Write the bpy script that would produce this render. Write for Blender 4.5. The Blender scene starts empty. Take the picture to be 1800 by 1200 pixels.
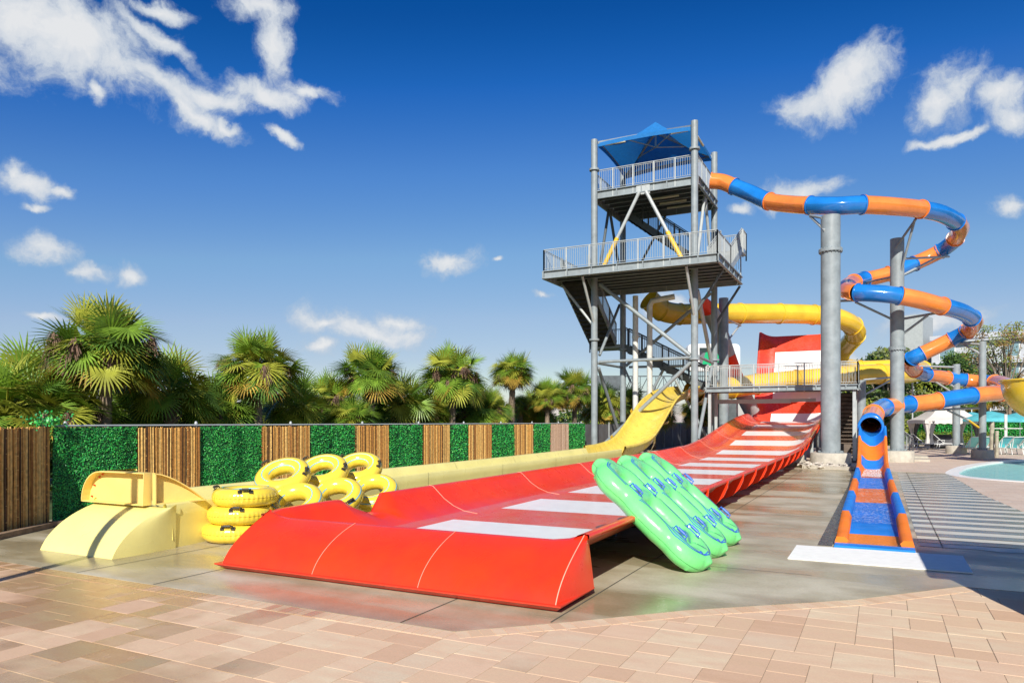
import bpy, math, random
from mathutils import Vector, Matrix, noise
R=math.radians; PI=math.pi
random.seed(7)
sc=bpy.context.scene; COL=sc.collection
# ------------------------------------------------------------------ camera frame (world X = across the slides, Y = along them)
F=1270.; HC=1.85; HY=741.; TH=math.atan(650/F); CT=math.cos(TH); ST=math.sin(TH)
def ad(x,y,d):
    a=(x-900)/F; b=-(y-HY)/F
    return Vector(((a*CT-ST)*d,(a*ST+CT)*d,HC+b*d))
def axp(x,y,X):
    a=(x-900)/F; return ad(x,y,X/(a*CT-ST))
def ayp(x,y,Y):
    a=(x-900)/F; return ad(x,y,Y/(a*ST+CT))
def gp(x,y,z=0):
    return ad(x,y,(HC-z)*F/(y-HY))
SUN=Vector((.317*.829,-.949*.829,math.sin(R(34)))).normalized()
# ------------------------------------------------------------------ materials
MATS={}
def nd(nt,t,**k):
    n=nt.nodes.new(t)
    for a,b in k.items(): setattr(n,a,b)
    return n
def mat(name,col,rough=.5,metal=0,var=.12,vs=3.,bump=0,bs=60.,coat=0,spec=.5,transl=0,col2=None,dirt=0):
    m=bpy.data.materials.new(name); m.use_nodes=True; nt=m.node_tree; L=nt.links
    p=nt.nodes['Principled BSDF']
    p.inputs['Roughness'].default_value=rough; p.inputs['Metallic'].default_value=metal
    p.inputs['Coat Weight'].default_value=coat; p.inputs['Coat Roughness'].default_value=.12
    p.inputs['Specular IOR Level'].default_value=spec
    geo=nd(nt,'ShaderNodeNewGeometry')
    no=nd(nt,'ShaderNodeTexNoise'); no.inputs['Scale'].default_value=vs; no.inputs['Detail'].default_value=5; no.inputs['Roughness'].default_value=.6
    L.new(geo.outputs['Position'],no.inputs['Vector'])
    mx=nd(nt,'ShaderNodeMix',data_type='RGBA')
    c2=col2 if col2 else tuple(c*(1-var*1.6) for c in col)
    c1=col if col2 else tuple(min(1,c*(1+var*.8)) for c in col)
    mr=nd(nt,'ShaderNodeMapRange'); mr.inputs[1].default_value=.3; mr.inputs[2].default_value=.7
    L.new(no.outputs['Fac'],mr.inputs[0]); L.new(mr.outputs[0],mx.inputs['Factor'])
    mx.inputs['A'].default_value=(*c1,1); mx.inputs['B'].default_value=(*c2,1)
    out=mx.outputs['Result']
    if dirt:
        n2=nd(nt,'ShaderNodeTexNoise'); n2.inputs['Scale'].default_value=1.1; n2.inputs['Detail'].default_value=8; n2.inputs['Roughness'].default_value=.72
        mp=nd(nt,'ShaderNodeMapping'); mp.inputs['Scale'].default_value=(4,4,.8)
        L.new(geo.outputs['Position'],mp.inputs['Vector']); L.new(mp.outputs[0],n2.inputs['Vector'])
        m2=nd(nt,'ShaderNodeMapRange'); m2.inputs[1].default_value=.52; m2.inputs[2].default_value=.75; m2.inputs[4].default_value=dirt
        L.new(n2.outputs['Fac'],m2.inputs[0])
        mx2=nd(nt,'ShaderNodeMix',data_type='RGBA'); L.new(m2.outputs[0],mx2.inputs['Factor']); L.new(out,mx2.inputs['A'])
        mx2.inputs['B'].default_value=(col[0]*.4+.08,col[1]*.4+.07,col[2]*.4+.05,1); out=mx2.outputs['Result']
    L.new(out,p.inputs['Base Color'])
    r2=nd(nt,'ShaderNodeMapRange'); r2.inputs[1].default_value=.3; r2.inputs[2].default_value=.7
    r2.inputs[3].default_value=max(.03,rough*.8); r2.inputs[4].default_value=min(1,rough*1.3)
    n3=nd(nt,'ShaderNodeTexNoise'); n3.inputs['Scale'].default_value=vs*2.3; n3.inputs['Detail'].default_value=4
    L.new(geo.outputs['Position'],n3.inputs['Vector']); L.new(n3.outputs['Fac'],r2.inputs[0]); L.new(r2.outputs[0],p.inputs['Roughness'])
    if bump:
        nb=nd(nt,'ShaderNodeTexNoise'); nb.inputs['Scale'].default_value=bs; nb.inputs['Detail'].default_value=4
        L.new(geo.outputs['Position'],nb.inputs['Vector'])
        b=nd(nt,'ShaderNodeBump'); b.inputs['Strength'].default_value=bump; b.inputs['Distance'].default_value=.02
        L.new(nb.outputs['Fac'],b.inputs['Height']); L.new(b.outputs[0],p.inputs['Normal'])
    if transl:
        tr=nd(nt,'ShaderNodeBsdfTranslucent'); L.new(out,tr.inputs['Color'])
        ms=nd(nt,'ShaderNodeMixShader'); ms.inputs[0].default_value=transl
        o=nt.nodes['Material Output']; L.new(p.outputs[0],ms.inputs[1]); L.new(tr.outputs[0],ms.inputs[2]); L.new(ms.outputs[0],o.inputs['Surface'])
    MATS[name]=m; return m
RED=mat('red gelcoat',(.9,.052,.008),.3,coat=.15,var=.14,vs=1.3,col2=(.8,.034,.012),dirt=.05,spec=.35)
REDF=mat('faded red gelcoat',(.74,.06,.03),.26,coat=.3,var=.1,vs=1.5,bump=.12,bs=7)
REDW=mat('worn red slide floor',(.84,.06,.02),.3,coat=.25,var=.2,vs=2.2,col2=(.74,.16,.09),bump=.06,bs=12,spec=.35)
REDU=mat('red raw underside',(.66,.17,.09),.4,var=.2,vs=5,dirt=.35)
DRED=mat('red flange paint',(.72,.05,.02),.4)
WHT=mat('white gelcoat',(.86,.86,.83),.35,coat=.1,var=.03,vs=2,dirt=.0,spec=.35)
SEAM=mat('pale seam sealant',(.88,.42,.3),.5)
YEL=mat('faded yellow gelcoat',(.88,.78,.28),.32,coat=.25,var=.07,vs=1.2,dirt=.07)
YELG=mat('golden yellow gelcoat',(.86,.56,.04),.22,coat=.4,var=.1,vs=1.)
YELB=mat('amber box paint',(.87,.64,.2),.4,var=.06)
TUBY=mat('yellow vinyl',(.9,.66,.06),.22,coat=.5,var=.05,vs=6,bump=.1,bs=24)
LBLU=mat('light blue print',(.16,.55,.7),.35)
BLKH=mat('dark handle rubber',(.05,.045,.03),.5)
GRN=mat('green vinyl',(.2,.82,.25),.24,coat=.5,var=.06,vs=5,bump=.08,bs=22)
BLUP=mat('blue print',(.05,.15,.58),.35)
BLU=mat('blue gelcoat',(.015,.2,.62),.2,coat=.6,var=.12,vs=1.5)
ORA=mat('orange gelcoat',(.88,.255,.05),.2,coat=.6,var=.1,vs=1.5)
BLUD=mat('dull wet blue gelcoat',(.02,.23,.72),.55,var=.12,vs=1.5,spec=.15)
ORAD=mat('dull wet orange gelcoat',(.92,.22,.025),.55,var=.12,vs=1.5,spec=.15)
ORAF=mat('wet orange mat',(.98,.27,.03),.5,var=.18,vs=38,bump=.8,bs=45,spec=.2)
STE=mat('grey steel paint',(.27,.31,.325),.42,var=.14,vs=2.5,dirt=.4)
STL=mat('light steel',(.43,.46,.455),.4,var=.08,vs=3,dirt=.12)
STD=mat('dark weathered steel',(.1,.12,.13),.55,var=.2)
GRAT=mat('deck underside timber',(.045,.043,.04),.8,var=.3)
TREAD=mat('brown stair boards',(.16,.12,.09),.7,var=.2)
PAD=mat('yellow foam padding',(.82,.5,.03),.5,dirt=.15)
PVC=mat('white pvc',(.62,.63,.6),.4,dirt=.3)
CANO=mat('blue shade fabric',(.02,.24,.66),.8,var=.08,vs=6,bump=.15,bs=4,transl=.35)
LAMP=mat('cream lamp tube',(.75,.7,.5),.4)
CONC2=mat('footing concrete',(.5,.46,.38),.85,var=.15,vs=4,bump=.3,bs=40)
TIMB=mat('weathered timber',(.28,.19,.12),.8,var=.25,vs=9,bump=.3,bs=30)
BAMB=[mat('bamboo '+n,c,.5,var=.25,vs=14,bump=.15,bs=50) for n,c in(('honey',(.66,.34,.08)),('brown',(.42,.18,.04)),('pale',(.84,.53,.17)),('dark',(.11,.05,.015)))]
BAMP=[mat('faded cane '+n,c,.6,var=.2,vs=14) for n,c in(('a',(.5,.33,.22)),('b',(.6,.42,.3)),('c',(.36,.22,.14)))]
HED=[mat('plastic leaf '+n,c,.45,var=.3,vs=7) for n,c in(('mid',(.03,.45,.075)),('deep',(.022,.3,.09)),('bright',(.1,.56,.09)))]
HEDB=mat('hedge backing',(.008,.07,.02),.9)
PALM=[mat('palm leaf '+n,c,.4,var=.3,vs=2.5,transl=.25) for n,c in(('green',(.22,.37,.04)),('deep',(.12,.24,.04)),('olive',(.42,.44,.055)),('gold',(.58,.38,.07)))]
DEADF=mat('dead frond',(.25,.14,.07),.8,var=.35,vs=8)
SEED=mat('seed cluster',(.2,.12,.08),.9,var=.4,vs=20)
TRNK=mat('palm trunk',(.27,.2,.14),.9,var=.35,vs=9,bump=.8,bs=18)
BARK=mat('grey bark',(.22,.18,.14),.9,var=.3,vs=9,bump=.5,bs=20)
LEAF=[mat('tree leaf '+n,c,.5,var=.35,vs=2,transl=.25) for n,c in(('green',(.11,.2,.035)),('dark',(.045,.1,.025)),('lime',(.28,.33,.04)),('rust',(.38,.24,.09)),('grey green',(.22,.26,.12)))]
SCRN=mat('grey privacy screen',(.15,.15,.155),.8,var=.15,vs=2)
WALLW=mat('white render',(.5,.52,.55),.8,var=.05); GLAS=mat('window glass',(.2,.32,.36),.08,coat=.5)
TEAL=mat('teal mesh sling',(.22,.66,.68),.6,var=.08,vs=5); UMB=mat('teal canvas',(.12,.55,.62),.7,transl=.25)
NAVY=mat('navy sling',(.03,.06,.16),.6); CREAM=mat('cream canvas',(.74,.7,.66),.8,transl=.2,var=.05); DRAPE=mat('charcoal drape',(.1,.1,.11),.8)
WFR=mat('white powder coat',(.75,.76,.74),.4); ROCKM=mat('pale rock',(.62,.56,.47),.85,var=.3,vs=5,bump=.4); MULCH=mat('dark mulch',(.03,.024,.02),.95,bump=1,bs=30)
PVW=mat('white anti slip coating',(.88,.87,.82),.8,spec=.2,var=.04,vs=8,dirt=.06)
GRASS=mat('grass ground',(.06,.09,.025),.95,var=.4,vs=.6,bump=.4)
BLACKM=mat('black painted shadow gap',(.015,.015,.016),.6)

def pave_mat():
    m=bpy.data.materials.new('clay pavers'); m.use_nodes=True; nt=m.node_tree; L=nt.links; p=nt.nodes['Principled BSDF']
    at=nd(nt,'ShaderNodeAttribute'); at.attribute_name='tone'
    cr=nd(nt,'ShaderNodeValToRGB'); e=cr.color_ramp.elements
    cols=[(0,(.67,.43,.27)),(.22,(.75,.53,.34)),(.45,(.80,.59,.39)),(.65,(.82,.65,.44)),(.85,(.80,.56,.38)),(1,(.72,.60,.42))]
    e[0].position=0;e[0].color=(*cols[0][1],1);e[1].position=1;e[1].color=(*cols[-1][1],1)
    for q,c in cols[1:-1]:
        x=e.new(q);x.color=(*c,1)
    L.new(at.outputs['Fac'],cr.inputs[0])
    geo=nd(nt,'ShaderNodeNewGeometry'); no=nd(nt,'ShaderNodeTexNoise'); no.inputs['Scale'].default_value=4.5; no.inputs['Detail'].default_value=6
    mp=nd(nt,'ShaderNodeMapping'); mp.inputs['Scale'].default_value=(.6,1.6,1); L.new(geo.outputs['Position'],mp.inputs[0]); L.new(mp.outputs[0],no.inputs['Vector'])
    mr=nd(nt,'ShaderNodeMapRange'); mr.inputs[1].default_value=.35; mr.inputs[2].default_value=.7; mr.inputs[4].default_value=.75; L.new(no.outputs['Fac'],mr.inputs[0])
    mx=nd(nt,'ShaderNodeMix',data_type='RGBA'); L.new(mr.outputs[0],mx.inputs['Factor']); L.new(cr.outputs[0],mx.inputs['A']); mx.inputs['B'].default_value=(.75,.50,.33,1)
    n2=nd(nt,'ShaderNodeTexNoise'); n2.inputs['Scale'].default_value=70; n2.inputs['Detail'].default_value=3; L.new(geo.outputs['Position'],n2.inputs['Vector'])
    mul=nd(nt,'ShaderNodeMix',data_type='RGBA',blend_type='MULTIPLY'); mul.inputs['Factor'].default_value=.22; L.new(mx.outputs['Result'],mul.inputs['A']); L.new(n2.outputs['Fac'],mul.inputs['B'])
    n4=nd(nt,'ShaderNodeTexNoise'); n4.inputs['Scale'].default_value=.55; n4.inputs['Detail'].default_value=5; L.new(geo.outputs['Position'],n4.inputs['Vector'])
    sx=nd(nt,'ShaderNodeSeparateXYZ'); L.new(geo.outputs['Position'],sx.inputs[0])
    wx=nd(nt,'ShaderNodeMapRange'); wx.inputs[1].default_value=-3.; wx.inputs[2].default_value=-7.; wx.inputs[3].default_value=-.1; wx.inputs[4].default_value=.22; L.new(sx.outputs[0],wx.inputs[0])
    ad_=nd(nt,'ShaderNodeMath',operation='ADD'); L.new(n4.outputs['Fac'],ad_.inputs[0]); L.new(wx.outputs[0],ad_.inputs[1])
    at2=nd(nt,'ShaderNodeMath',operation='MULTIPLY_ADD'); L.new(at.outputs['Fac'],at2.inputs[0]); at2.inputs[1].default_value=.22; L.new(ad_.outputs[0],at2.inputs[2])
    wet=nd(nt,'ShaderNodeMapRange'); wet.inputs[1].default_value=.68; wet.inputs[2].default_value=.80; L.new(at2.outputs[0],wet.inputs[0])
    dk=nd(nt,'ShaderNodeMix',data_type='RGBA',blend_type='MULTIPLY'); L.new(wet.outputs[0],dk.inputs['Factor']); L.new(mul.outputs['Result'],dk.inputs['A']); dk.inputs['B'].default_value=(.70,.62,.50,1)
    L.new(dk.outputs['Result'],p.inputs['Base Color'])
    rr=nd(nt,'ShaderNodeMapRange'); rr.inputs[3].default_value=.75; rr.inputs[4].default_value=.22; L.new(wet.outputs[0],rr.inputs[0]); L.new(rr.outputs[0],p.inputs['Roughness'])
    b=nd(nt,'ShaderNodeBump'); b.inputs['Strength'].default_value=.35; b.inputs['Distance'].default_value=.004; L.new(n2.outputs['Fac'],b.inputs['Height']); L.new(b.outputs[0],p.inputs['Normal'])
    return m
PAVE=pave_mat(); GROUT=mat('sandy grout',(.4,.3,.21),.95,var=.2,vs=20)
def conc_mat(name,streak=False):
    m=bpy.data.materials.new(name); m.use_nodes=True; nt=m.node_tree; L=nt.links; p=nt.nodes['Principled BSDF']
    geo=nd(nt,'ShaderNodeNewGeometry')
    n1=nd(nt,'ShaderNodeTexNoise'); n1.inputs['Scale'].default_value=.9; n1.inputs['Detail'].default_value=8; n1.inputs['Roughness'].default_value=.62
    n2=nd(nt,'ShaderNodeTexNoise'); n2.inputs['Scale'].default_value=35; n2.inputs['Detail'].default_value=5
    n3=nd(nt,'ShaderNodeTexNoise'); n3.inputs['Scale'].default_value=.45; n3.inputs['Detail'].default_value=4
    for n in(n1,n2): L.new(geo.outputs['Position'],n.inputs['Vector'])
    mp=nd(nt,'ShaderNodeMapping'); mp.inputs['Scale'].default_value=(.55,2.2,1) if streak else (.8,1.2,1); L.new(geo.outputs['Position'],mp.inputs[0]); L.new(mp.outputs[0],n3.inputs['Vector'])
    mx=nd(nt,'ShaderNodeMix',data_type='RGBA'); mx.inputs['A'].default_value=(.66,.60,.45,1); mx.inputs['B'].default_value=(.43,.37,.235,1)
    mr=nd(nt,'ShaderNodeMapRange'); mr.inputs[1].default_value=.38; mr.inputs[2].default_value=.68; L.new(n1.outputs['Fac'],mr.inputs[0]); L.new(mr.outputs[0],mx.inputs['Factor'])
    wet=nd(nt,'ShaderNodeMapRange'); wet.inputs[1].default_value=.40; wet.inputs[2].default_value=.56; L.new(n3.outputs['Fac'],wet.inputs[0])
    dk=nd(nt,'ShaderNodeMix',data_type='RGBA',blend_type='MULTIPLY'); L.new(wet.outputs[0],dk.inputs['Factor']); L.new(mx.outputs['Result'],dk.inputs['A']); dk.inputs['B'].default_value=(.72,.68,.58,1)
    m3=nd(nt,'ShaderNodeMix',data_type='RGBA',blend_type='MULTIPLY'); m3.inputs['Factor'].default_value=.3; L.new(dk.outputs['Result'],m3.inputs['A']); L.new(n2.outputs['Fac'],m3.inputs['B'])
    L.new(m3.outputs['Result'],p.inputs['Base Color'])
    rr=nd(nt,'ShaderNodeMapRange'); rr.inputs[3].default_value=.5; rr.inputs[4].default_value=.2; p.inputs['Specular IOR Level'].default_value=.4; L.new(wet.outputs[0],rr.inputs[0]); L.new(rr.outputs[0],p.inputs['Roughness'])
    b=nd(nt,'ShaderNodeBump'); b.inputs['Strength'].default_value=.25; b.inputs['Distance'].default_value=.004; L.new(n1.outputs['Fac'],b.inputs['Height']); L.new(b.outputs[0],p.inputs['Normal'])
    return m
CONC=conc_mat('wet concrete',True)
JOIN=mat('dark joint',(.10,.09,.07),.8)
def water_mat(name,tint,tr,bs,bump,rough=.06,foam=0,ior=1.33,gl=0):
    m=bpy.data.materials.new(name); m.use_nodes=True; nt=m.node_tree; L=nt.links; nt.nodes.remove(nt.nodes['Principled BSDF'])
    o=nt.nodes['Material Output']; t=nd(nt,'ShaderNodeBsdfTransparent'); t.inputs[0].default_value=(*tint,1)
    g=nd(nt,'ShaderNodeBsdfGlossy'); g.inputs['Roughness'].default_value=rough; f=nd(nt,'ShaderNodeFresnel'); f.inputs[0].default_value=ior
    geo=nd(nt,'ShaderNodeNewGeometry'); n=nd(nt,'ShaderNodeTexNoise'); n.inputs['Scale'].default_value=bs; n.inputs['Detail'].default_value=3; n.inputs['Distortion'].default_value=1.2
    mp=nd(nt,'ShaderNodeMapping'); mp.inputs['Scale'].default_value=(1,2.2,1); L.new(geo.outputs['Position'],mp.inputs[0]); L.new(mp.outputs[0],n.inputs['Vector'])
    b=nd(nt,'ShaderNodeBump'); b.inputs['Strength'].default_value=bump; b.inputs['Distance'].default_value=.02; L.new(n.outputs['Fac'],b.inputs['Height'])
    L.new(b.outputs[0],g.inputs['Normal']); L.new(b.outputs[0],f.inputs['Normal'])
    ms=nd(nt,'ShaderNodeMixShader'); ms.inputs[0].default_value=gl
    if gl<=0: L.new(f.outputs[0],ms.inputs[0])
    L.new(t.outputs[0],ms.inputs[1]); L.new(g.outputs[0],ms.inputs[2]); last=ms
    d=nd(nt,'ShaderNodeBsdfDiffuse'); d.inputs[0].default_value=(.85,.88,.9,1) if foam else (*[c*.5 for c in tint],1)
    m2=nd(nt,'ShaderNodeMixShader'); L.new(last.outputs[0],m2.inputs[1]); L.new(d.outputs[0],m2.inputs[2])
    if foam:
        n5=nd(nt,'ShaderNodeTexNoise'); n5.inputs['Scale'].default_value=bs*2; n5.inputs['Detail'].default_value=6; L.new(mp.outputs[0],n5.inputs['Vector'])
        mr=nd(nt,'ShaderNodeMapRange'); mr.inputs[1].default_value=.62-foam; mr.inputs[2].default_value=.78-foam; L.new(n5.outputs['Fac'],mr.inputs[0]); L.new(mr.outputs[0],m2.inputs[0])
    else: m2.inputs[0].default_value=tr
    L.new(m2.outputs[0],o.inputs['Surface']); return m
WATR=water_mat('rippling flume water',(.93,.96,1),.05,9,1.,.12,.055,1.2,.08); FOAM=water_mat('foaming water',(.95,.97,1),.05,10,1.,.15,.2,1.2,.1)
FOAM2=water_mat('thin foam film',(.97,.98,1),.05,30,1.,.15,.0,1.2,.03)
POOLW=water_mat('pool water',(.75,1,1),.35,2.5,.4,gl=.16)
POOLF=mat('pool floor',(.45,.8,.78),.6)
# ------------------------------------------------------------------ mesh builder
class MB:
    def __init__(s): s.v=[]; s.f=[]; s.m=[]; s.sm=[]
    def add(s,vs,fs,mi=0,smooth=False):
        o=len(s.v); s.v+= [Vector(v) for v in vs]
        for f in fs: s.f.append([i+o for i in f]); s.m.append(mi); s.sm.append(smooth)
        return s
    def box(s,a,b,mi=0,rz=0,c=None):
        x0,y0,z0=a; x1,y1,z1=b
        vs=[Vector(q) for q in((x0,y0,z0),(x1,y0,z0),(x1,y1,z0),(x0,y1,z0),(x0,y0,z1),(x1,y0,z1),(x1,y1,z1),(x0,y1,z1))]
        if rz:
            cc=Vector(c) if c else sum(vs,Vector())/8; M=Matrix.Rotation(rz,3,'Z'); vs=[M@(v-cc)+cc for v in vs]
        return s.add(vs,[(0,3,2,1),(4,5,6,7),(0,1,5,4),(1,2,6,5),(2,3,7,6),(3,0,4,7)],mi)
    def beam(s,p,q,w,h,mi=0,up=(0,0,1)):
        p=Vector(p);q=Vector(q);d=(q-p).normalized();u=Vector(up)
        if abs(d.dot(u))>.98:u=Vector((0,1,0))
        x=d.cross(u).normalized();y=x.cross(d).normalized()
        vs=[]
        for c in(p,q):
            for a,b in((-1,-1),(1,-1),(1,1),(-1,1)): vs.append(c+x*a*w/2+y*b*h/2)
        return s.add(vs,[(0,1,2,3),(7,6,5,4),(0,4,5,1),(1,5,6,2),(2,6,7,3),(3,7,4,0)],mi)
    def tube(s,pts,r,n=10,mi=0,cap=True,closed=False,smooth=True):
        pts=[Vector(p) for p in pts]; m=len(pts); rr=r if isinstance(r,(list,tuple)) else [r]*m
        t0=(pts[1]-pts[0]).normalized(); x=t0.orthogonal().normalized(); vs=[]
        for i,p in enumerate(pts):
            if closed: t=(pts[(i+1)%m]-pts[i-1]).normalized()
            else: t=(pts[min(i+1,m-1)]-pts[max(i-1,0)]).normalized()
            x=(x-t*x.dot(t)).normalized(); y=t.cross(x)
            for k in range(n):
                a=2*PI*k/n; vs.append(p+(x*math.cos(a)+y*math.sin(a))*rr[i])
        fs=[]
        for i in range(m if closed else m-1):
            j=(i+1)%m
            for k in range(n):
                l=(k+1)%n; fs.append((i*n+k,i*n+l,j*n+l,j*n+k))
        s.add(vs,fs,mi,smooth)
        if cap and not closed: s.add(vs[:n],[tuple(range(n))[::-1]],mi); s.add(vs[-n:],[tuple(range(n))],mi)
        return s
    def grid(s,rows,mi=0,smooth=True,close_u=False,mf=None):
        n=len(rows[0]); vs=[p for r in rows for p in r]; o=len(s.v); s.v+=[Vector(v) for v in vs]
        for i in range(len(rows)-1):
            for k in range(n if close_u else n-1):
                l=(k+1)%n; s.f.append([o+i*n+k,o+i*n+l,o+(i+1)*n+l,o+(i+1)*n+k]); s.m.append(mf(i,k) if mf else mi); s.sm.append(smooth)
        return s
    def prism(s,pts,z0,z1,mi=0):
        n=len(pts); vs=[(x,y,z0) for x,y in pts]+[(x,y,z1) for x,y in pts]
        return s.add(vs,[tuple(range(n))[::-1],tuple(range(n,2*n))]+[(i,(i+1)%n,(i+1)%n+n,i+n) for i in range(n)],mi)
    def plate(s,pts,th,mi=0,mi2=None):
        """planar polygon (3D points) given a thickness along its normal"""
        pts=[Vector(p) for p in pts]; nrm=Vector()
        for i in range(len(pts)): nrm+=pts[i].cross(pts[(i+1)%len(pts)])
        nrm.normalize(); n=len(pts); vs=pts+[p-nrm*th for p in pts]
        return s.add(vs,[tuple(range(n)),tuple(range(n,2*n))[::-1]]+[(i,i+n,(i+1)%n+n,(i+1)%n) for i in range(n)],mi)
ORG={}
def setp(o,label=None,cat=None,group=None,kind=None):
    if label:o['label']=label
    if cat:o['category']=cat
    if group:o['group']=group
    if kind:o['kind']=kind
    return o
def build(name,mb,mats,parent=None,loc=None,**k):
    me=bpy.data.meshes.new(name); L=Vector(loc) if loc is not None else (ORG.get(parent.name,Vector()) if parent else Vector())
    me.from_pydata([tuple(v-L) for v in mb.v],[],mb.f)
    if not isinstance(mats,(list,tuple)): mats=[mats]
    for m in mats: me.materials.append(m)
    me.polygons.foreach_set('material_index',mb.m); me.polygons.foreach_set('use_smooth',mb.sm); me.update()
    o=bpy.data.objects.new(name,me); COL.objects.link(o)
    if parent: o.parent=parent; ORG[o.name]=L
    elif loc is not None: o.location=L; ORG[o.name]=L
    return setp(o,**k)
def thing(name,loc,label,cat,group=None):
    o=bpy.data.objects.new(name,None); COL.objects.link(o); o.location=loc; o.empty_display_size=.2; ORG[o.name]=Vector(loc); return setp(o,label,cat,group)
def dup(o,parent=None):
    c=o.copy(); COL.objects.link(c)
    if parent: c.parent=parent
    for ch in o.children: dup(ch,c)
    return c
def dupt(o,loc,rz=0,label=None,scale=None,group=None):
    c=dup(o); c.location=loc; c.rotation_euler=(0,0,rz)
    if label:c['label']=label
    if group:c['group']=group
    if scale:c.scale=(scale,)*3 if not isinstance(scale,tuple) else scale
    return c
def poly(n,r,cx,cy,z,ph=0): return [Vector((cx+r*math.cos(ph+2*PI*i/n),cy+r*math.sin(ph+2*PI*i/n),z)) for i in range(n)]
def cat(pts,n=8):
    """Catmull-Rom through points"""
    P=[Vector(p) for p in pts]; P=[P[0]*2-P[1]]+P+[P[-1]*2-P[-2]]; out=[]
    for i in range(1,len(P)-2):
        for k in range(n):
            t=k/n; a,b,c,d=P[i-1],P[i],P[i+1],P[i+2]
            out.append(.5*((2*b)+(c-a)*t+(2*a-5*b+4*c-d)*t*t+(3*b-a-3*c+d)*t**3))
    out.append(P[-2]); return out
def lerp(t,tab):
    if t<=tab[0][0]: return tab[0][1]
    for (a,x),(b,y) in zip(tab,tab[1:]):
        if t<=b: return x+(y-x)*(t-a)/(b-a)
    return tab[-1][1]
exec_parts=[]
# ------------------------------------------------------------------ ground
S=dict(kind='structure')
mb=MB(); mb.add([(-2500,-2500,-.1),(2500,-2500,-.1),(2500,2500,-.1),(-2500,2500,-.1)],[(0,1,2,3)]); build('ground',mb,GRASS,**S)
from mathutils.geometry import tessellate_polygon
def sheet(name,outer,holes,z,th,m):
    loops=[[Vector((x,y,0)) for x,y in l] for l in [outer]+holes]; tris=tessellate_polygon(loops); pts=[p for l in loops for p in l]
    mb=MB(); mb.add([(p.x,p.y,z) for p in pts],[tuple(t) for t in tris])
    for l in loops:
        n=len(l); mb.add([(p.x,p.y,z) for p in l]+[(p.x,p.y,z-th) for p in l],[(i,(i+1)%n,(i+1)%n+n,i+n) for i in range(n)])
    o=build(name,mb,m,**S)
    for p in o.data.polygons:
        pass
    return o
pool=[(2.45,29.8),(2.75,32.5),(3.4,35.5),(4.6,39.2),(6.3,42.6),(9,44),(12,40),(12,28),(8,25.6),(4.2,27.3),(2.95,28.3)]
pl=[Vector((x,y,0)) for x,y in pool]; n_=len(pl); pc=[]
for i in range(n_):
    a,b,c,d=pl[i-1],pl[i],pl[(i+1)%n_],pl[(i+2)%n_]
    for k in range(6):
        t=k/6; q=.5*((2*b)+(c-a)*t+(2*a-5*b+4*c-d)*t*t+(3*b-a-3*c+d)*t**3); pc.append((q.x,q.y))
ccx=sum(p[0] for p in pc)/len(pc); ccy=sum(p[1] for p in pc)/len(pc)
def grow(l,g):
    out=[];n=len(l)
    for i in range(n):
        t=Vector((l[(i+1)%n][0]-l[i-1][0],l[(i+1)%n][1]-l[i-1][1])).normalized(); nr=Vector((-t.y,t.x))
        if nr.dot(Vector((l[i][0]-ccx,l[i][1]-ccy)))<0: nr=-nr
        out.append((l[i][0]+nr.x*g,l[i][1]+nr.y*g))
    return out
# pale paved deck on the right and behind
def deck_mat():
    m=mat('pool deck pavers',(.60,.49,.39),.7,var=.12,vs=.8); nt=m.node_tree; L=nt.links; p=nt.nodes['Principled BSDF']
    br=nd(nt,'ShaderNodeTexBrick'); br.inputs['Scale'].default_value=1; br.inputs['Brick Width'].default_value=.45; br.inputs['Row Height'].default_value=.3; br.inputs['Mortar Size'].default_value=.006
    br.inputs['Color1'].default_value=(.64,.52,.42,1); br.inputs['Color2'].default_value=(.56,.41,.31,1); br.inputs['Mortar'].default_value=(.36,.29,.22,1)
    geo=nd(nt,'ShaderNodeNewGeometry'); L.new(geo.outputs['Position'],br.inputs['Vector'])
    old=p.inputs['Base Color'].links[0].from_socket; mx=nd(nt,'ShaderNodeMix',data_type='RGBA'); mx.inputs['Factor'].default_value=.4
    L.new(br.outputs['Color'],mx.inputs['A']); L.new(old,mx.inputs['B']); L.new(mx.outputs['Result'],p.inputs['Base Color']); return m
DECK=deck_mat()
sheet('pool_deck',[(-14,30),(-14,75),(40,75),(40,6),(1,6),(1,30)],[grow(pc,.42)],-.012,.06,DECK)
mb=MB(); a=grow(pc,.42); b=grow(pc,.0); n_=len(a)
rows=[[(x,y,-.05) for x,y in a],[(x,y,.004) for x,y in a],[(x,y,.004) for x,y in b],[(x,y,-.3) for x,y in b]]
mb.grid(rows,close_u=True,smooth=False); build('pool_edge',mb,WHT,**S)
mb=MB(); mb.add([(x,y,-.06) for x,y in b],[tuple(range(n_))]); build('water',mb,POOLW,**S)
mb=MB(); mb.add([(x,y,-.095) for x,y in b],[tuple(range(n_))]); build('pool_floor',mb,POOLF,**S)
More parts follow.
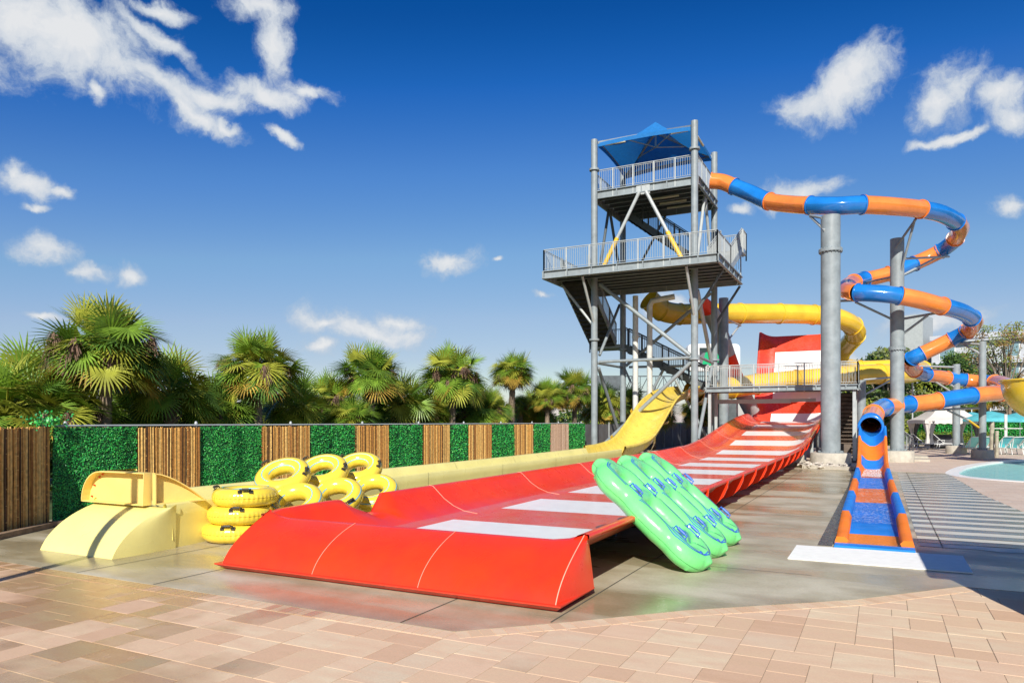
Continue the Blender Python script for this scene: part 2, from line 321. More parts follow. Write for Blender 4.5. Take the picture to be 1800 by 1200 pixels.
# concrete apron
apron=[(-14,5.45),(-3.36,5.45),(-2.57,6.2),(-1.74,7.08),(-.26,8.32),(.79,9.54),(4.6,9.54),(3.3,13),(2.62,17.6),(2.3,21.6),(2.1,30.4),(-1.0,30.4),(-1.0,36),(-9,36),(-14,36)]
sheet('concrete_apron',apron,[],0,.06,CONC)
def strip(mb,x0,y0,x1,y1,w,z=.004):
    d=Vector((x1-x0,y1-y0)).normalized(); nrm=Vector((-d.y,d.x))*w/2
    mb.add([(x0+nrm.x,y0+nrm.y,z),(x0-nrm.x,y0-nrm.y,z),(x1-nrm.x,y1-nrm.y,z),(x1+nrm.x,y1+nrm.y,z)],[(0,1,2,3)])
mb=MB()
for x,y0,y1 in((-8.8,5.46,30),(-7.38,5.46,30),(-3.95,5.46,30),(-2.72,6.1,30),(.8,12.3,30)): strip(mb,x,y0,x,y1,.014)
for y,x0,x1 in((9.4,-2.7,-.75),(15.2,-3.9,-.75),(21,-3.9,-.75),(27,-3.9,-.75)): strip(mb,x0,y,x1,y,.012)
build('joints',mb,JOIN,**S)
# striped shade painted on as dark and pale cross strips beside the blue flume
STRD=mat('shadow grey strip',(.17,.2,.2),.22,var=.15,vs=2,bump=.1); STRL=mat('pale lit strip',(.62,.6,.5),.4,var=.08,vs=2)
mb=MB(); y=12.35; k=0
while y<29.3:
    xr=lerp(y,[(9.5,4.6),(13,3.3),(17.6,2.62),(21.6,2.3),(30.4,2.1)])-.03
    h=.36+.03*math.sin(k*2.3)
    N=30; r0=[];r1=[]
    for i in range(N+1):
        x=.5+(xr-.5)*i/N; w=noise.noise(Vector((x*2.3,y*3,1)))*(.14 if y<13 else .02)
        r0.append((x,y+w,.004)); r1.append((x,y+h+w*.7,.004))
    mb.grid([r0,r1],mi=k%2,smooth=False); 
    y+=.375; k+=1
build('painted_shadow_stripes',mb,[STRL,STRD],**S)
mb=MB(); mb.box((-.86,11.75,-.01),(-.66,29.6,.006)); build('drain_channel',mb,mat('wet black drain',(.03,.028,.024),.25,bump=.5,bs=20),**S)
# pavers
random.seed(11)
gw=.148; NX=int(19/gw); NY=int(10.9/gw); occ=[[0]*NY for _ in range(NX)]; X0=-12.5; Y0=-1.2
mb=MB(); tones=[]
def paver(mb,x0,y0,x1,y1,z,tone,g=.0028,b=.0015):
    x0+=g;y0+=g;x1-=g;y1-=g; z+=random.uniform(-.0012,.0012)
    vs=[(x0,y0,z-.03),(x1,y0,z-.03),(x1,y1,z-.03),(x0,y1,z-.03),(x0,y0,z-b),(x1,y0,z-b),(x1,y1,z-b),(x0,y1,z-b),(x0+b,y0+b,z),(x1-b,y0+b,z),(x1-b,y1-b,z),(x0+b,y1-b,z)]
    f=[(8,9,10,11)]
    for i in range(4):
        j=(i+1)%4; f+=[(4+i,4+j,8+j,8+i),(i,j,4+j,4+i)]
    mb.add(vs,f); tones.extend([tone]*12)
U=.143
def blockpat():
    T=[(0,0,3,3),(3,0,2,3),(0,3,2,2),(2,3,3,2)]
    if random.random()<.5: T=[(y_,x_,h_,w_) for x_,y_,w_,h_ in T]
    if random.random()<.5: T=[(5-x_-w_,y_,w_,h_) for x_,y_,w_,h_ in T]
    if random.random()<.5: T=[(x_,5-y_-h_,w_,h_) for x_,y_,w_,h_ in T]
    if random.random()<.3: T=[t for t in T if t[2:]!=(3,3)]+[z for t in T if t[2:]==(3,3) for z in((t[0],t[1],3,2),(t[0],t[1]+2,3,1))][:0]+[t for t in T if t[2:]==(3,3)]
    return T
y=Y0; row=0
while y<9.7:
    x=X0-(row%5)*U*2
    while x<6.4:
        for (x_,y_,w_,h_) in blockpat(): paver(mb,x+x_*U,y+y_*U,x+(x_+w_)*U,y+(y_+h_)*U,-.0045,random.random())
        x+=5*U
    y+=5*U; row+=1
o=build('paving',mb,PAVE,**S)
at=o.data.attributes.new('tone','FLOAT','POINT'); at.data.foreach_set('value',tones)
mb=MB(); mb.box((-13,-6,-.09),(7,9.8,-.0085)); build('paving_bed',mb,GROUT,**S)
# soldier course along the apron edge
mb=MB(); tones=[]
edge=[(-13,5.45),(-3.36,5.45),(-2.57,6.2),(-1.74,7.08),(-.26,8.32),(.79,9.54)]
for (xa,ya),(xb,yb) in zip(edge,edge[1:]):
    d=Vector((xb-xa,yb-ya)); Ln=d.length; d/=Ln; nr=Vector((d.y,-d.x)); k=int(Ln/.105)
    for i in range(k):
        a0=Vector((xa,ya))+d*(i*Ln/k+.004); a1=Vector((xa,ya))+d*((i+1)*Ln/k-.004); z=-.0015+random.uniform(-.0006,.0006); q=[a0+nr*.004,a1+nr*.004,a1+nr*.2,a0+nr*.2]
        mb.add([(p.x,p.y,z) for p in q]+[(p.x,p.y,z-.02) for p in q],[(3,2,1,0),(0,1,5,4),(1,2,6,5),(2,3,7,6),(3,0,4,7)]); tones.extend([random.uniform(.1,.9)]*8)
o=build('paving_border',mb,PAVE,**S); at=o.data.attributes.new('tone','FLOAT','POINT'); at.data.foreach_set('value',tones)
# white landing mat
mb=MB(); mb.prism([(-1.13,10.37),(.99,10.38),(.99,11.64),(-1.13,11.53)],.002,.016); build('landing_mat',mb,PVW,label='long white anti slip panel lying flat in front of the orange and blue flume',cat='landing mat')
# ------------------------------------------------------------------ fence
def bamboo(name,parent,a,b,z0,z1,mats,seedv):
    random.seed(seedv); mb=MB(); a=Vector(a);b=Vector(b);Ln=(b-a).length; d=(b-a)/Ln; nr=Vector((d.y,-d.x)); t=0
    while t<Ln:
        r=random.uniform(.007,.014); p=a+d*(t+r)+nr*random.uniform(.0,.01); mi=random.choice([0,0,0,1,1,2,2,3][:8]) if len(mats)>3 else random.randrange(3)
        top=z1+random.uniform(-.025,.01); l=random.uniform(-.01,.01)
        mb.tube([(p.x,p.y,z0),(p.x+l*.5,p.y+l,(z0+top)/2),(p.x+l,p.y-l*.3,top)],r,5,mi,cap=False)
        if r>.0125:
            z=z0+random.uniform(.1,.35)
            while z<top-.05:
                mb.tube([(p.x,p.y,z-.006),(p.x,p.y,z+.006)],r*1.25,5,2 if len(mats)>3 else 1,cap=False); z+=random.uniform(.22,.36)
        t+=r*1.95
    q=nr*-.02
    mb.beam((a.x+q.x,a.y+q.y,(z0+z1)/2),(b.x+q.x,b.y+q.y,(z0+z1)/2),.01,z1-z0-.03,len(mats)-1 if len(mats)>3 else 2)
    return build(name,mb,mats,parent)
def hedge(name,parent,a,b,z0,z1,seedv,dens=1500,size=.022,drape=.03):
    random.seed(seedv); mb=MB(); a=Vector(a);b=Vector(b);Ln=(b-a).length; d=(b-a)/Ln; nr=Vector((d.y,-d.x))
    def bulge(t,z): return drape*(math.sin(t*5.1+seedv)+.5*math.sin(t*11+z*1.3+seedv*2))
    nn=max(2,int(Ln/.12)); rows=[]
    for i in range(nn+1):
        t=Ln*i/nn; rows.append([tuple((a.x+d.x*t+nr.x*(bulge(t,z)+.0),a.y+d.y*t+nr.y*bulge(t,z),z)) for z in[z0+(z1-z0)*k/6 for k in range(7)]])
    mb.grid(rows,3)
    for i in range(int(dens*Ln*(z1-z0))):
        t=random.random()*Ln; z=random.uniform(z0,z1+.01); o=bulge(t,z)+random.uniform(.004,.028)
        c=Vector((a.x+d.x*t+nr.x*o,a.y+d.y*t+nr.y*o,z)); u=Vector((random.gauss(0,1),random.gauss(0,1),random.gauss(0,1)+.3)).normalized(); n2=(Vector((nr.x,nr.y,.2))+Vector((random.gauss(0,.6),random.gauss(0,.6),random.gauss(0,.6)))).normalized()
        w=u.cross(n2).normalized(); u=n2.cross(w); s=size*random.uniform(.6,1.4)
        mb.add([c-u*s,c+w*s*.55,c+u*s,c-w*s*.55],[(0,1,2,3)],random.choice((0,0,1,2,2,0)))
    return build(name,mb,HED+[HEDB],parent)
FX=-13.3
fence=thing('panel_fence',(FX,20,0),'long fence of alternating green artificial hedge and brown bamboo panels behind the yellow slide','fence')
ys=[7.8,9.49,10.96,12.73,14.4,16.16,17.78,19.61,21.24,22.55,24.27,26.14,27.97,29.82,31.88,33.95]
for i in range(15):
    a=(FX,ys[i]+.005);b=(FX,ys[i+1]-.005); far=ys[i]
    if i%2==0: hedge('hedge_panel',fence,a,b,.04,1.74,40+i,dens=3400 if far<13 else(1500 if far<20 else 900),size=.0145 if far<13 else(.021 if far<20 else .028),drape=.03)
    elif i==13: bamboo('cane_panel',fence,a,b,.03,1.75,BAMP,60+i)
    else: bamboo('bamboo_panel',fence,a,b,.03,1.74,BAMB,60+i)
mb=MB(); mb.tube([(FX-.07,7.9,1.775),(FX-.07,34,1.775)],.021,8); build('top_rail',mb,STL,fence)
for k in range(10):
    y=8.1+k*2.85; mb=MB(); mb.tube([(FX-.09,y,0),(FX-.09,y,1.81)],.03,8); mb.tube([(FX-.09,y,1.81),(FX-.09,y,1.86)],[.04,.02],8); build('fence_post',mb,STL,fence)
# nearer bamboo run at the left edge
fl=thing('bamboo_fence',(-12.9,7,0),'weathered bamboo fence run at the left edge, ending at the first green panel','fence')
bamboo('bamboo_panel',fl,(-12.2,5.4),(-13.28,7.72),.05,1.76,BAMB,5)
mb=MB(); mb.tube([(-12.25,5.3,1.72),(-13.33,7.7,1.72)],.02,8); build('top_rail',mb,STL,fl)
mb=MB(); mb.tube([(-13.36,7.72,0),(-13.36,7.72,2.0)],.045,8); build('fence_post',mb,TIMB,fl)
mb=MB(); random.seed(3)
for i in range(260):
    c=Vector((-13.3+random.gauss(0,.09),7.75+random.gauss(0,.16),1.86+random.gauss(0,.07))); u=Vector([random.gauss(0,1) for _ in range(3)]).normalized(); w=u.orthogonal().normalized(); s=.03
    mb.add([c-u*s,c+w*s*.6,c+u*s,c-w*s*.6],[(0,1,2,3)],i%3)
build('leaf_tuft',mb,HED,fl,kind='stuff')
for i,(p,q,lb) in enumerate((((-11.95,5.6,.045),(-12.95,7.55,.045),'long brown timber beam lying at the foot of the bamboo fence'),((-13.02,7.62,.05),(-12.95,9.4,.05),'short brown timber beam at the foot of the first green fence panel'))):
    mb=MB(); mb.beam(p,q,.13,.09); build('timber_beam',mb,TIMB,None,loc=p,label=lb,cat='timber')
# grey privacy screen beyond
gs=thing('screen_fence',(-13.6,40,0),'dark grey privacy screen fence beneath the slide tower','fence')
for k in range(10):
    y=34.1+k*2.3; mb=MB(); mb.box((-13.72,y,0),(-13.69,y+2.24,1.72)); build('screen_panel',mb,SCRN,gs)
    mb=MB(); mb.tube([(-13.66,y-.03,0),(-13.66,y-.03,1.82)],.03,8); build('fence_post',mb,STL,gs)
gs2=thing('rear_screen_fence',(-8,56.5,0),'dark grey fence crossing behind the red slide hump','fence')
for k in range(5):
    x=-13.6+k*2.3; mb=MB(); mb.box((x,56.5,0),(x+2.26,56.53,1.75)); build('screen_panel',mb,SCRN,gs2)
# ------------------------------------------------------------------ palms
def fan(mb,base,dirv,size,mi,droop,nl=26,curl=.5):
    dirv=dirv.normalized(); side=dirv.cross(Vector((0,0,1)))
    if side.length<.1: side=Vector((1,0,0))
    side.normalize(); side=Matrix.Rotation(random.uniform(-.5,.5),3,dirv)@side; up=side.cross(dirv).normalized()
    if up.z<0: up=-up
    for k in range(nl):
        a=(-1.0+2.0*k/(nl-1))*R(118); L=size*(.62+.38*math.cos(a*.62))*random.uniform(.88,1.08)
        d=dirv*math.cos(a)+side*math.sin(a)+up*(.28*abs(math.sin(a))); d.normalize(); w=size*.027*random.uniform(.8,1.25)
        perp=d.cross(up).normalized(); p=base.copy(); pts=[(p,w*.45)]; cd=d.copy()
        for q,ww in((.35,1.),(.7,.75),(1.,.06)):
            cd=(cd+Vector((0,0,-droop*q*curl*random.uniform(.7,1.3)))).normalized(); p=p+cd*L*(.35 if q<1 else .3); pts.append((p,w*ww))
        vs=[]
        for (c,ww) in pts: vs+=[c-perp*ww,c+perp*ww]
        mb.add(vs,[(0,1,3,2),(2,3,5,4),(4,5,7,6)],mi,False)
def crown_mb(seedv,rad,nf=44,droopy=1,low=-.55,seeds=5,dead=7):
    random.seed(seedv); mb=MB(); g=PI*(3-math.sqrt(5))
    for i in range(nf):
        f=(i+.5)/nf; el=math.asin(max(-.95,min(1,1-f*(1-low)))) ; az=i*g+random.uniform(-.5,.5); el+=random.uniform(-.15,.15)
        d=Vector((math.cos(az)*math.cos(el),math.sin(az)*math.cos(el),math.sin(el)))
        pl=rad*random.uniform(.3,.62); c=Vector((0,0,0)); tip=c+d*pl+Vector((0,0,-.12*pl*(1-d.z)))
        mb.tube([c,c+d*pl*.5+Vector((0,0,.03)),tip],[.02,.014,.01],4,2,cap=False)
        mi=random.choice((0,0,1,2) if el>.35 else((0,1,2,2,0) if el>-.2 else(2,2,3,3,1)))
        fd=(d+Vector((0,0,-.25*(1-max(0,el))*droopy))+Vector((random.gauss(0,.15),random.gauss(0,.15),0)))
        fd=(Vector((d.x*.75,d.y*.75,-.75)) if el<.25 else(Vector((d.x,d.y,-.25)) if el<.75 else Vector((d.x*.8,d.y*.8,.9))))+Vector((random.gauss(0,.22),random.gauss(0,.22),random.gauss(0,.15))); fan(mb,tip,fd,rad*random.uniform(.4,.54),mi,.3+.2*(el<.3),nl=24)
    for i in range(dead):
        az=random.random()*2*PI; d=Vector((math.cos(az)*.55,math.sin(az)*.55,-.8)); tip=d*rad*.32
        fan(mb,tip,d,rad*.38,4,.9,nl=14)
    for i in range(seeds):
        az=random.random()*2*PI; z=random.uniform(-.25,.35); c=Vector((math.cos(az),math.sin(az),z))*rad*random.uniform(.45,.7)
        for k in range(60):
            u=Vector([random.gauss(0,1) for _ in range(3)]).normalized(); p=c+u*rad*.08*random.random(); q=p+(u*.5+Vector((0,0,-1)))*rad*.14
            w=u.orthogonal()*.006; mb.add([p-w,p+w,q+w*.6,q-w*.6],[(0,1,2,3)],5)
    return mb
PM=PALM+[DEADF,SEED]
CROWN=[]
def crown_mesh(i,*a,**k):
    mb=crown_mb(*a,**k); me=bpy.data.meshes.new('palm_crown_mesh'); me.from_pydata([tuple(v) for v in mb.v],[],mb.f)
    for m in PM: me.materials.append(m)
    me.polygons.foreach_set('material_index',mb.m); me.polygons.foreach_set('use_smooth',mb.sm); me.update(); return me
CROWN=[crown_mesh(0,21,1.0,nf=86,low=-.6,seeds=14),crown_mesh(1,22,1.0,nf=76,low=-.5,seeds=12),crown_mesh(2,23,1.0,nf=70,low=-.42,seeds=6,dead=10),crown_mesh(3,24,1.0,nf=46,low=-.2,seeds=0,dead=0)]
def palm(px,d,zc,rad,ci,label,tr=.14,rz=0,lean=0,nm='palm_tree',grp='fan palms behind the fence',sq=.92):
    p=ad(px,HY,d); random.seed(int(px)); base=Vector((p.x,p.y,-.1))
    t=thing(nm,base,label,'palm tree' if nm=='palm_tree' else 'palm shrub',grp)
    top=zc-.1-rad*.05
    if tr>0:
        mb=MB(); pts=[];rr=[]; N=26
        for i in range(N+1):
            f=i/N; pts.append(base+Vector((lean*f*f,lean*.3*f,f*(top+.1)))); rr.append(tr*(1.25 if i==0 else 1)*(1.08 if i%2 else .96)*(1-.12*f))
        mb.tube(pts,rr,12); 
        tp=pts[-1]
        for k in range(34):
            az=random.random()*2*PI; z=random.uniform(-.75,.1)*rad*.55; a=tp+Vector((math.cos(az)*tr*.9,math.sin(az)*tr*.9,z)); b=a+Vector((math.cos(az)*.16,math.sin(az)*.16,.17))*(.6+rad*.3)
            mb.tube([a,(a+b)/2+Vector((0,0,.0)),b],[.035,.028,.012],5)
        build('trunk',mb,TRNK,t)
    c=bpy.data.objects.new('crown',CROWN[ci]); COL.objects.link(c); c.parent=t; c.location=(lean,lean*.3,zc+.1); c.scale=(rad,rad,rad*sq); c.rotation_euler=(0,0,rz)
    return t
palm(184,17.8,3.55,1.8,0,'largest fan palm, near the left edge, with brown seed clusters among its fans',.15,.3,.05)
palm(452,22.2,3.4,1.7,1,'second tallest fan palm, grey seed clusters, behind the second bamboo panel from the left',.16,1.2)
palm(651,27,3.5,1.65,2,'fan palm with orange lower fronds behind the third bamboo panel of the fence',.17,2.0)
palm(795,31,3.7,1.95,1,'wide fan palm with single thin trunk behind the middle of the fence',.15,2.9)
palm(898,37,4.3,1.6,2,'round headed fan palm with bare pale trunk, right of the wide palm',.17,4.1,.1)
palm(962,38,3.1,1.35,2,'small yellowish fan palm left of the bright palm beside the tower',.13,5.1)
palm(1010,40,3.5,1.75,0,'bright green fan palm just left of the tower leg',.14,.9)
palm(915,39.5,2.6,1.0,1,'short fan palm with dark trunk tucked behind the pale trunked palm',.13,.2)
lows=[(12,16.5,1.95,1.3,'low fan palm clump filling the left edge of the photo above the bamboo fence'),(112,17.5,1.9,1.15,'low bushy palm left of the largest palm trunk'),(245,20.5,1.9,1.1,'low dark palm right of the largest palm trunk'),(300,20,2.45,1.3,'medium fan palm filling the gap right of the largest palm'),(385,22,1.95,1.25,'bright low palm left of the second palm trunk'),(330,25,1.9,1.2,'pale low palm between the first and second tall palms'),(520,24,2.1,1.2,'low palm right of the second palm trunk'),(583,27,2.35,1.3,'low palm with fresh green fans left of the third palm trunk'),(620,25.5,1.75,1.,'drooping yellow green palm shrub below the third palm'),(700,29,2.3,1.5,'palm shrub right of the third palm trunk'),(745,31,2.,1.2,'low palm shrub left of the wide palm trunk'),(845,33,2.1,1.3,'golden low palm right of the wide palm trunk'),(865,36,2.3,1.1,'dark low palm beside the pale trunked palm'),(940,41,2.3,1.3,'dark palm shrub behind the small yellowish palm'),(1060,43,2.6,1.5,'palm shrub seen just right of the outer tower leg'),(1105,46,2.5,1.5,'palm shrub seen between the two left tower legs'),(1150,48,2.3,1.5,'palm shrub behind the yellow chute'),(1235,50,2.2,1.5,'palm shrub seen through the right hand tower legs'),(60,19,2.4,1.4,'leafy palm shrub second from the left edge'),(150,21,1.4,1.1,'shaded palm shrub directly behind the largest palm trunk'),(470,26,1.7,1.3,'shaded palm shrub directly behind the second palm trunk'),(670,31,1.7,1.3,'shaded palm shrub directly behind the third palm trunk'),(785,35,1.9,1.4,'shaded palm shrub directly behind the wide palm trunk')]
for i,(px,d,zc,rad,lb) in enumerate(lows): palm(px,d,zc+.1,rad*1.28,(3,1,2)[i%3],lb,.0 if zc<2.2 else .12,i*1.3,nm='palm_shrub' if zc<2.2 else 'palm_tree',grp='low palms along the fence')
def blob_leaves(mb,c,r,n,s,mis,flat=1.):
    for _ in range(n):
        u=Vector([random.gauss(0,1) for _ in range(3)]).normalized()*(random.random()**.4); p=Vector(c)+Vector((u.x*r[0],u.y*r[1],u.z*r[2]))
        a=Vector([random.gauss(0,1) for _ in range(3)]).normalized(); b=a.orthogonal().normalized()*.55; q=s*random.uniform(.6,1.4)
        mb.add([p-a*q,p+b*q,p+a*q,p-b*q],[(0,1,2,3)],random.choice(mis))
random.seed(77); mb=MB()
for i in range(60):
    y=4+i*1.15; x=-20.5-random.random()*1.5; blob_leaves(mb,(x,y,1.2),(1.3,1.2,1.9+.5*math.sin(i*1.7)),300,.16,(0,1,1,1,2))
build('undergrowth',mb,LEAF,kind='stuff',label='dense dark undergrowth behind the row of palms')
# ------------------------------------------------------------------ wide red slide
XL,XR=-7.4,-2.8
red=thing('wide_red_slide',(-5.1,7,0),'very wide red slide with white floor stripes running back to a tall red wall','water slide')
FLR=[(6,.2),(12,.22),(20,.26),(27,.32),(31,.40),(34,.62),(37,1.0),(40,1.38),(43,1.68),(45.5,1.86),(46.6,1.9),(47.6,1.8),(48.4,1.66),(49.0,1.8),(49.6,2.4),(50.2,3.4),(50.8,4.7),(51.4,6.1),(51.9,7.2),(52.15,7.75)]
def smooth(tab,y):
    w=.5; return (lerp(y-w,tab)+2*lerp(y,tab)+lerp(y+w,tab))/4 if y<48 else (lerp(y-.15,tab)+2*lerp(y,tab)+lerp(y+.15,tab))/4
def fr(y):
    z=smooth(FLR,y); dz=(smooth(FLR,y+.1)-smooth(FLR,y-.1))/.2; n=Vector((0,-dz,1)).normalized(); return Vector((0,y,z)),n
PRI=[(-7.47,.45),(-7.4,.465),(-7.34,.45),(-7.24,.36),(-7.1,.235),(-6.9,.115),(-6.68,.035),(-6.4,0)]
PRR=[(-3.8,0),(-3.55,.03),(-3.32,.1),(-3.13,.215),(-2.98,.34),(-2.88,.44),(-2.80,.465),(-2.745,.455),(-2.745,.40)]
FLX=[-6.4+2.6*i/6 for i in range(1,6)]
UND=[(-2.80,.40),(-2.90,.38),(-3.02,.28),(-3.18,.15),(-3.38,.04),(-3.6,-.03),(-3.85,-.06),(-6.35,-.06),(-6.7,-.02),(-6.95,.06),(-7.15,.18),(-7.3,.34),(-7.38,.42),(-7.47,.40)]
WH=[(8.0,10.35),(12.05,13.85),(15.3,17.1),(18.6,20.4),(22.,23.8),(25.3,27.1),(28.6,30.3),(31.8,33.4),(35.,36.6),(38.2,39.8),(41.4,43.),(44.4,45.8)]
def whitey(y):
    if y<48.8: return any(a<=y<=b for a,b in WH)
    z=lerp(y,FLR); return 1.75<z<2.3 or 3.05<z<4.35 or 5.2<z<6.55
seams=[7.15]+[7.5+3.66*i for i in range(1,12)]+[48.6,52.15]
seams[12-0:]=[48.6,52.15] if len(seams)>13 else seams[12:]
seams=sorted(set(round(s,2) for s in seams))
def rimf(y,x):
    if x>-6: return 1
    return lerp(y,[(7.1,.85),(7.4,.95),(8.5,1),(8.62,.98),(9.08,.36),(9.5,.36),(9.74,1),(12,1)])
for a,b in zip(seams,seams[1:]):
    ys_=set([a,b]); y=a
    st=.3 if a<12 else(.9 if a<28 else .35)
    if a>48: st=.12
    while y<b: ys_.add(round(y,3)); y+=st
    for q in[v for w in WH for v in w]+[8.62,9.08,9.5,9.74]:
        if a<q<b: ys_.add(q)
    ys_=sorted(ys_); ys2=[ys_[0]]
    for q in ys_[1:]:
        if q-ys2[-1]>.02: ys2.append(q)
    rows=[]
    prof=PRI+[(x,0) for x in FLX]+PRR
    for y in ys2:
        c,n=fr(y); f=rimf(y,-7)
        row=[Vector((x,c.y,c.z))+n*(h*(min(1,f) if x<-6 and h>.1 else 1) if not(x<-6 and h>.1 and f<1) else min(h,.465*f)) for x,h in prof]
        row+=[Vector((x,c.y,c.z))+n*(min(h,.465*f-.03) if x<-6 and h>.1 else h) for x,h in UND]
        rows.append(row)
    NI=len(PRI); NF=len(prof); nfl=(NI-1,NI-1+len(FLX)+1)
    def mf(i,k,ys2=ys2):
        if k>=NF: return 2
        if nfl[0]<=k<nfl[1]+3 and whitey((ys2[i]+ys2[i+1])/2): return 1
        return 3 if NI-2<=k<nfl[1] and b<48 else 0
    mb=MB(); mb.grid(rows,close_u=True,mf=mf)
    # white floor panels reach into the curve a little, like the moulded stripe does
    build('bed_section',mb,[RED if b<30 else REDF,WHT,REDU,REDW],red)
    if b<48:
        c,n=fr(b); s=MB(); s.tube([Vector((x,c.y,c.z))+n*(h+.002) for x,h in PRI],.0055,4,cap=False); 
        build('seam',s,SEAM if b<30 else SEAM,red)
# moulded ribs under the right hand lip
for y in seams[1:-2]+[s_+1.83 for s_ in seams[1:-3]]:
    if y<12: continue
    c,n=fr(y); mb=MB()
    out=[(-2.72,.44),(-2.74,.30),(-2.82,.12),(-2.97,-.04),(-3.2,-.14),(-3.5,-.19),(-3.9,-.19)]; inn=[(-2.85,.40),(-2.93,.33),(-3.05,.2),(-3.2,.1),(-3.4,.0),(-3.6,-.05),(-3.9,-.08)]
    r=[[Vector((x,c.y+q,c.z))+n*h for x,h in out] for q in(-.03,.03)]; r2=[[Vector((x,c.y+q,c.z))+n*h for x,h in inn] for q in(-.03,.03)]
    mb.grid([r2[0],r[0],r[1],r2[1]],smooth=False); build('rib',mb,RED,red)
# front end wall
mb=MB(); rows=[]
N=14
def fw(t): # ellipse from foot to top
    a=t*PI/2; return (7.2-.78*math.cos(a)**1.15)*.55+(6.42+.78*t)*.45, (.075+(.575-.075)*math.sin(a)**.92)*.55+(.075+.5*t)*.45
for x in[XL+.03+(XR-XL-.03)*i/24 for i in range(25)]:
    row=[]
    e=max(0,(XL+.42-x)/.42); e2=max(0,(x-(XR-.42))/.42); lift=.085*max(e,e2)**2
    for k in range(N+1):
        y,z=fw(k/N); row.append((x,y,z+lift*(k/N)**3))
    row+= [(x,7.235,.565+lift),(x,7.25,.2)]
    rows.append(row)
mb.grid(rows); 
o=build('front_wall',mb,RED,red)
for px_x in(-5.9,-4.42):
    s=MB(); s.tube([(px_x,fw(k/N)[0]-.002,fw(k/N)[1]+.002) for k in range(N+1)],.0038,4,cap=False); build('seam',s,SEAM,red)
s=MB(); s.tube([(XR-.012,fw(k/N)[0],fw(k/N)[1]+.085*(k/N)**3) for k in range(N+1)],.006,5,cap=False); build('seam',s,SEAM,red)
for X,sg,nm in((XR,1,'side_cheek'),(XL+.03,-1,'side_cheek')):
    mb=MB(); pts=[(fw(k/N)[0],fw(k/N)[1]+.085*(k/N)**3) for k in range(N+1)]; r0=[(X,y,z) for y,z in pts]; r1=[(X+.06*sg*(1-i/N)*1.0,min(y+.02,7.24)+.0,.075) if False else (X+.07*sg*(1-i/N),7.26-.02*i/N,.075+(pts[i][1]-.075)*1.0) for i,(y,z) in enumerate(pts)]
    rows=[[Vector(a).lerp(Vector(b),q/4)+Vector((sg*.02*math.sin(q/4*PI),0,0)) for q in range(5)] for a,b in zip(r0,r1)]
    mb.grid(rows); build(nm,mb,RED,red)
mb=MB(); r_=lambda x0,x1,y0,y1,z:[(x0,y0,z),(x1,y0,z),(x1,y1,z),(x0,y1,z)]
mb.grid([r_(XL+.02,XR-.02,6.47,7.2,.004),r_(XL-.06,XR+.06,6.37,7.3,.066),r_(XL-.06,XR+.06,6.37,7.3,.08)],close_u=True,smooth=False); q=r_(XL-.06,XR+.06,6.37,7.3,.08); mb.add(q,[(0,1,2,3)]); build('base_flange',mb,DRED,red)
mb=MB(); mb.box((XL+.1,7.3,.0),(XR-.45,7.42,.17)); build('shadow_gap_plinth',mb,BLACKM,red)  # near-black block: shade of the gap under the bed painted in
for y in(11.2,18.5,25.8):
    for x in(-6.6,-3.9): mb=MB(); mb.box((x-.06,y-.06,0),(x+.06,y+.06,.2)); build('support_leg',mb,STD,red)
for y,zz in((36,.85),(40,1.3),(44,1.7),(47.5,1.75)):
    for x in(-7.,-3.2): mb=MB(); mb.tube([(x,y,0),(x,y,zz)],.09,8); build('support_leg',mb,STL,red)
for x in(-6.9,-5.1,-3.3):
    mb=MB(); mb.tube([(x,52.6,0),(x,52.3,7.2)],.14,8); mb.tube([(x,55.5,0),(x,52.2,6.5)],.1,8); build('support_leg',mb,STE,red)
# ------------------------------------------------------------------ yellow slide: runout, chute and tubes
yel=thing('yellow_slide',(-10,6.5,0),'yellow slide with long pale runout beside the fence and looping golden tubes behind the tower','water slide')
YR,YL=-9.22,-10.85
mb=MB(); rows=[]
def fy(t): a=t*PI/2; return (7.05-.85*math.cos(a)**1.1)*.6+(6.2+.85*t)*.4, (.6*math.sin(a)**.95)*.6+.6*t*.4
for i in range(17):
    x=YL+(YR-YL)*i/16; row=[]
    for k in range(15):
        y,z=fy(k/14); row.append((x,y,z))
    row+=[(x,7.12,.6),(x,7.14,.12)]; rows.append(row)
mb.grid(rows)
for X in(YR,YL):
    pts=[fy(k/14) for k in range(15)]; sg=1 if X==YR else -1
    mb.grid([[Vector((X+sg*(.03*math.sin(q/5*PI)-(.02*(q/5)**2 if sg>0 else 0)*(1-k/14)),y+(7.2-y)*q/5,z+(.64-.6)*q/5*(k/14))) for q in range(6)] for k,(y,z) in enumerate(pts)])
    mb.grid([[Vector((X,fy(0)[0]+1.0*q/5,0)) ,Vector((X,fy(0)[0]+1.0*q/5,.002))] for q in range(6)])
build('front_wall',mb,YEL,yel)
def ychan(y0,y1,n,xo=0):
    rows=[]
    P=[(-.02,0),(-.02,.22),(-.015,.46),(-.005,.63),(-.03,.66),(-.07,.65),(-.12,.5),(-.28,.3),(-.5,.19),(-.81,.16),(-1.12,.19),(-1.35,.3),(-1.5,.5),(-1.58,.66),(-1.64,.68),(-1.68,.66),(-1.7,.3),(-1.72,0)]
    for i in range(n+1):
        y=y0+(y1-y0)*i/n; zo=lerp(y,[(7,0),(9,.0),(20,.02),(30,.1)])
        xo=lerp(y,[(7.04,0),(7.3,-.02),(8.3,-.17),(11,-.17)]); rows.append([(YR+dx+xo,y,max(0,z+zo) if z>0 else 0) for dx,z in P])
    return rows
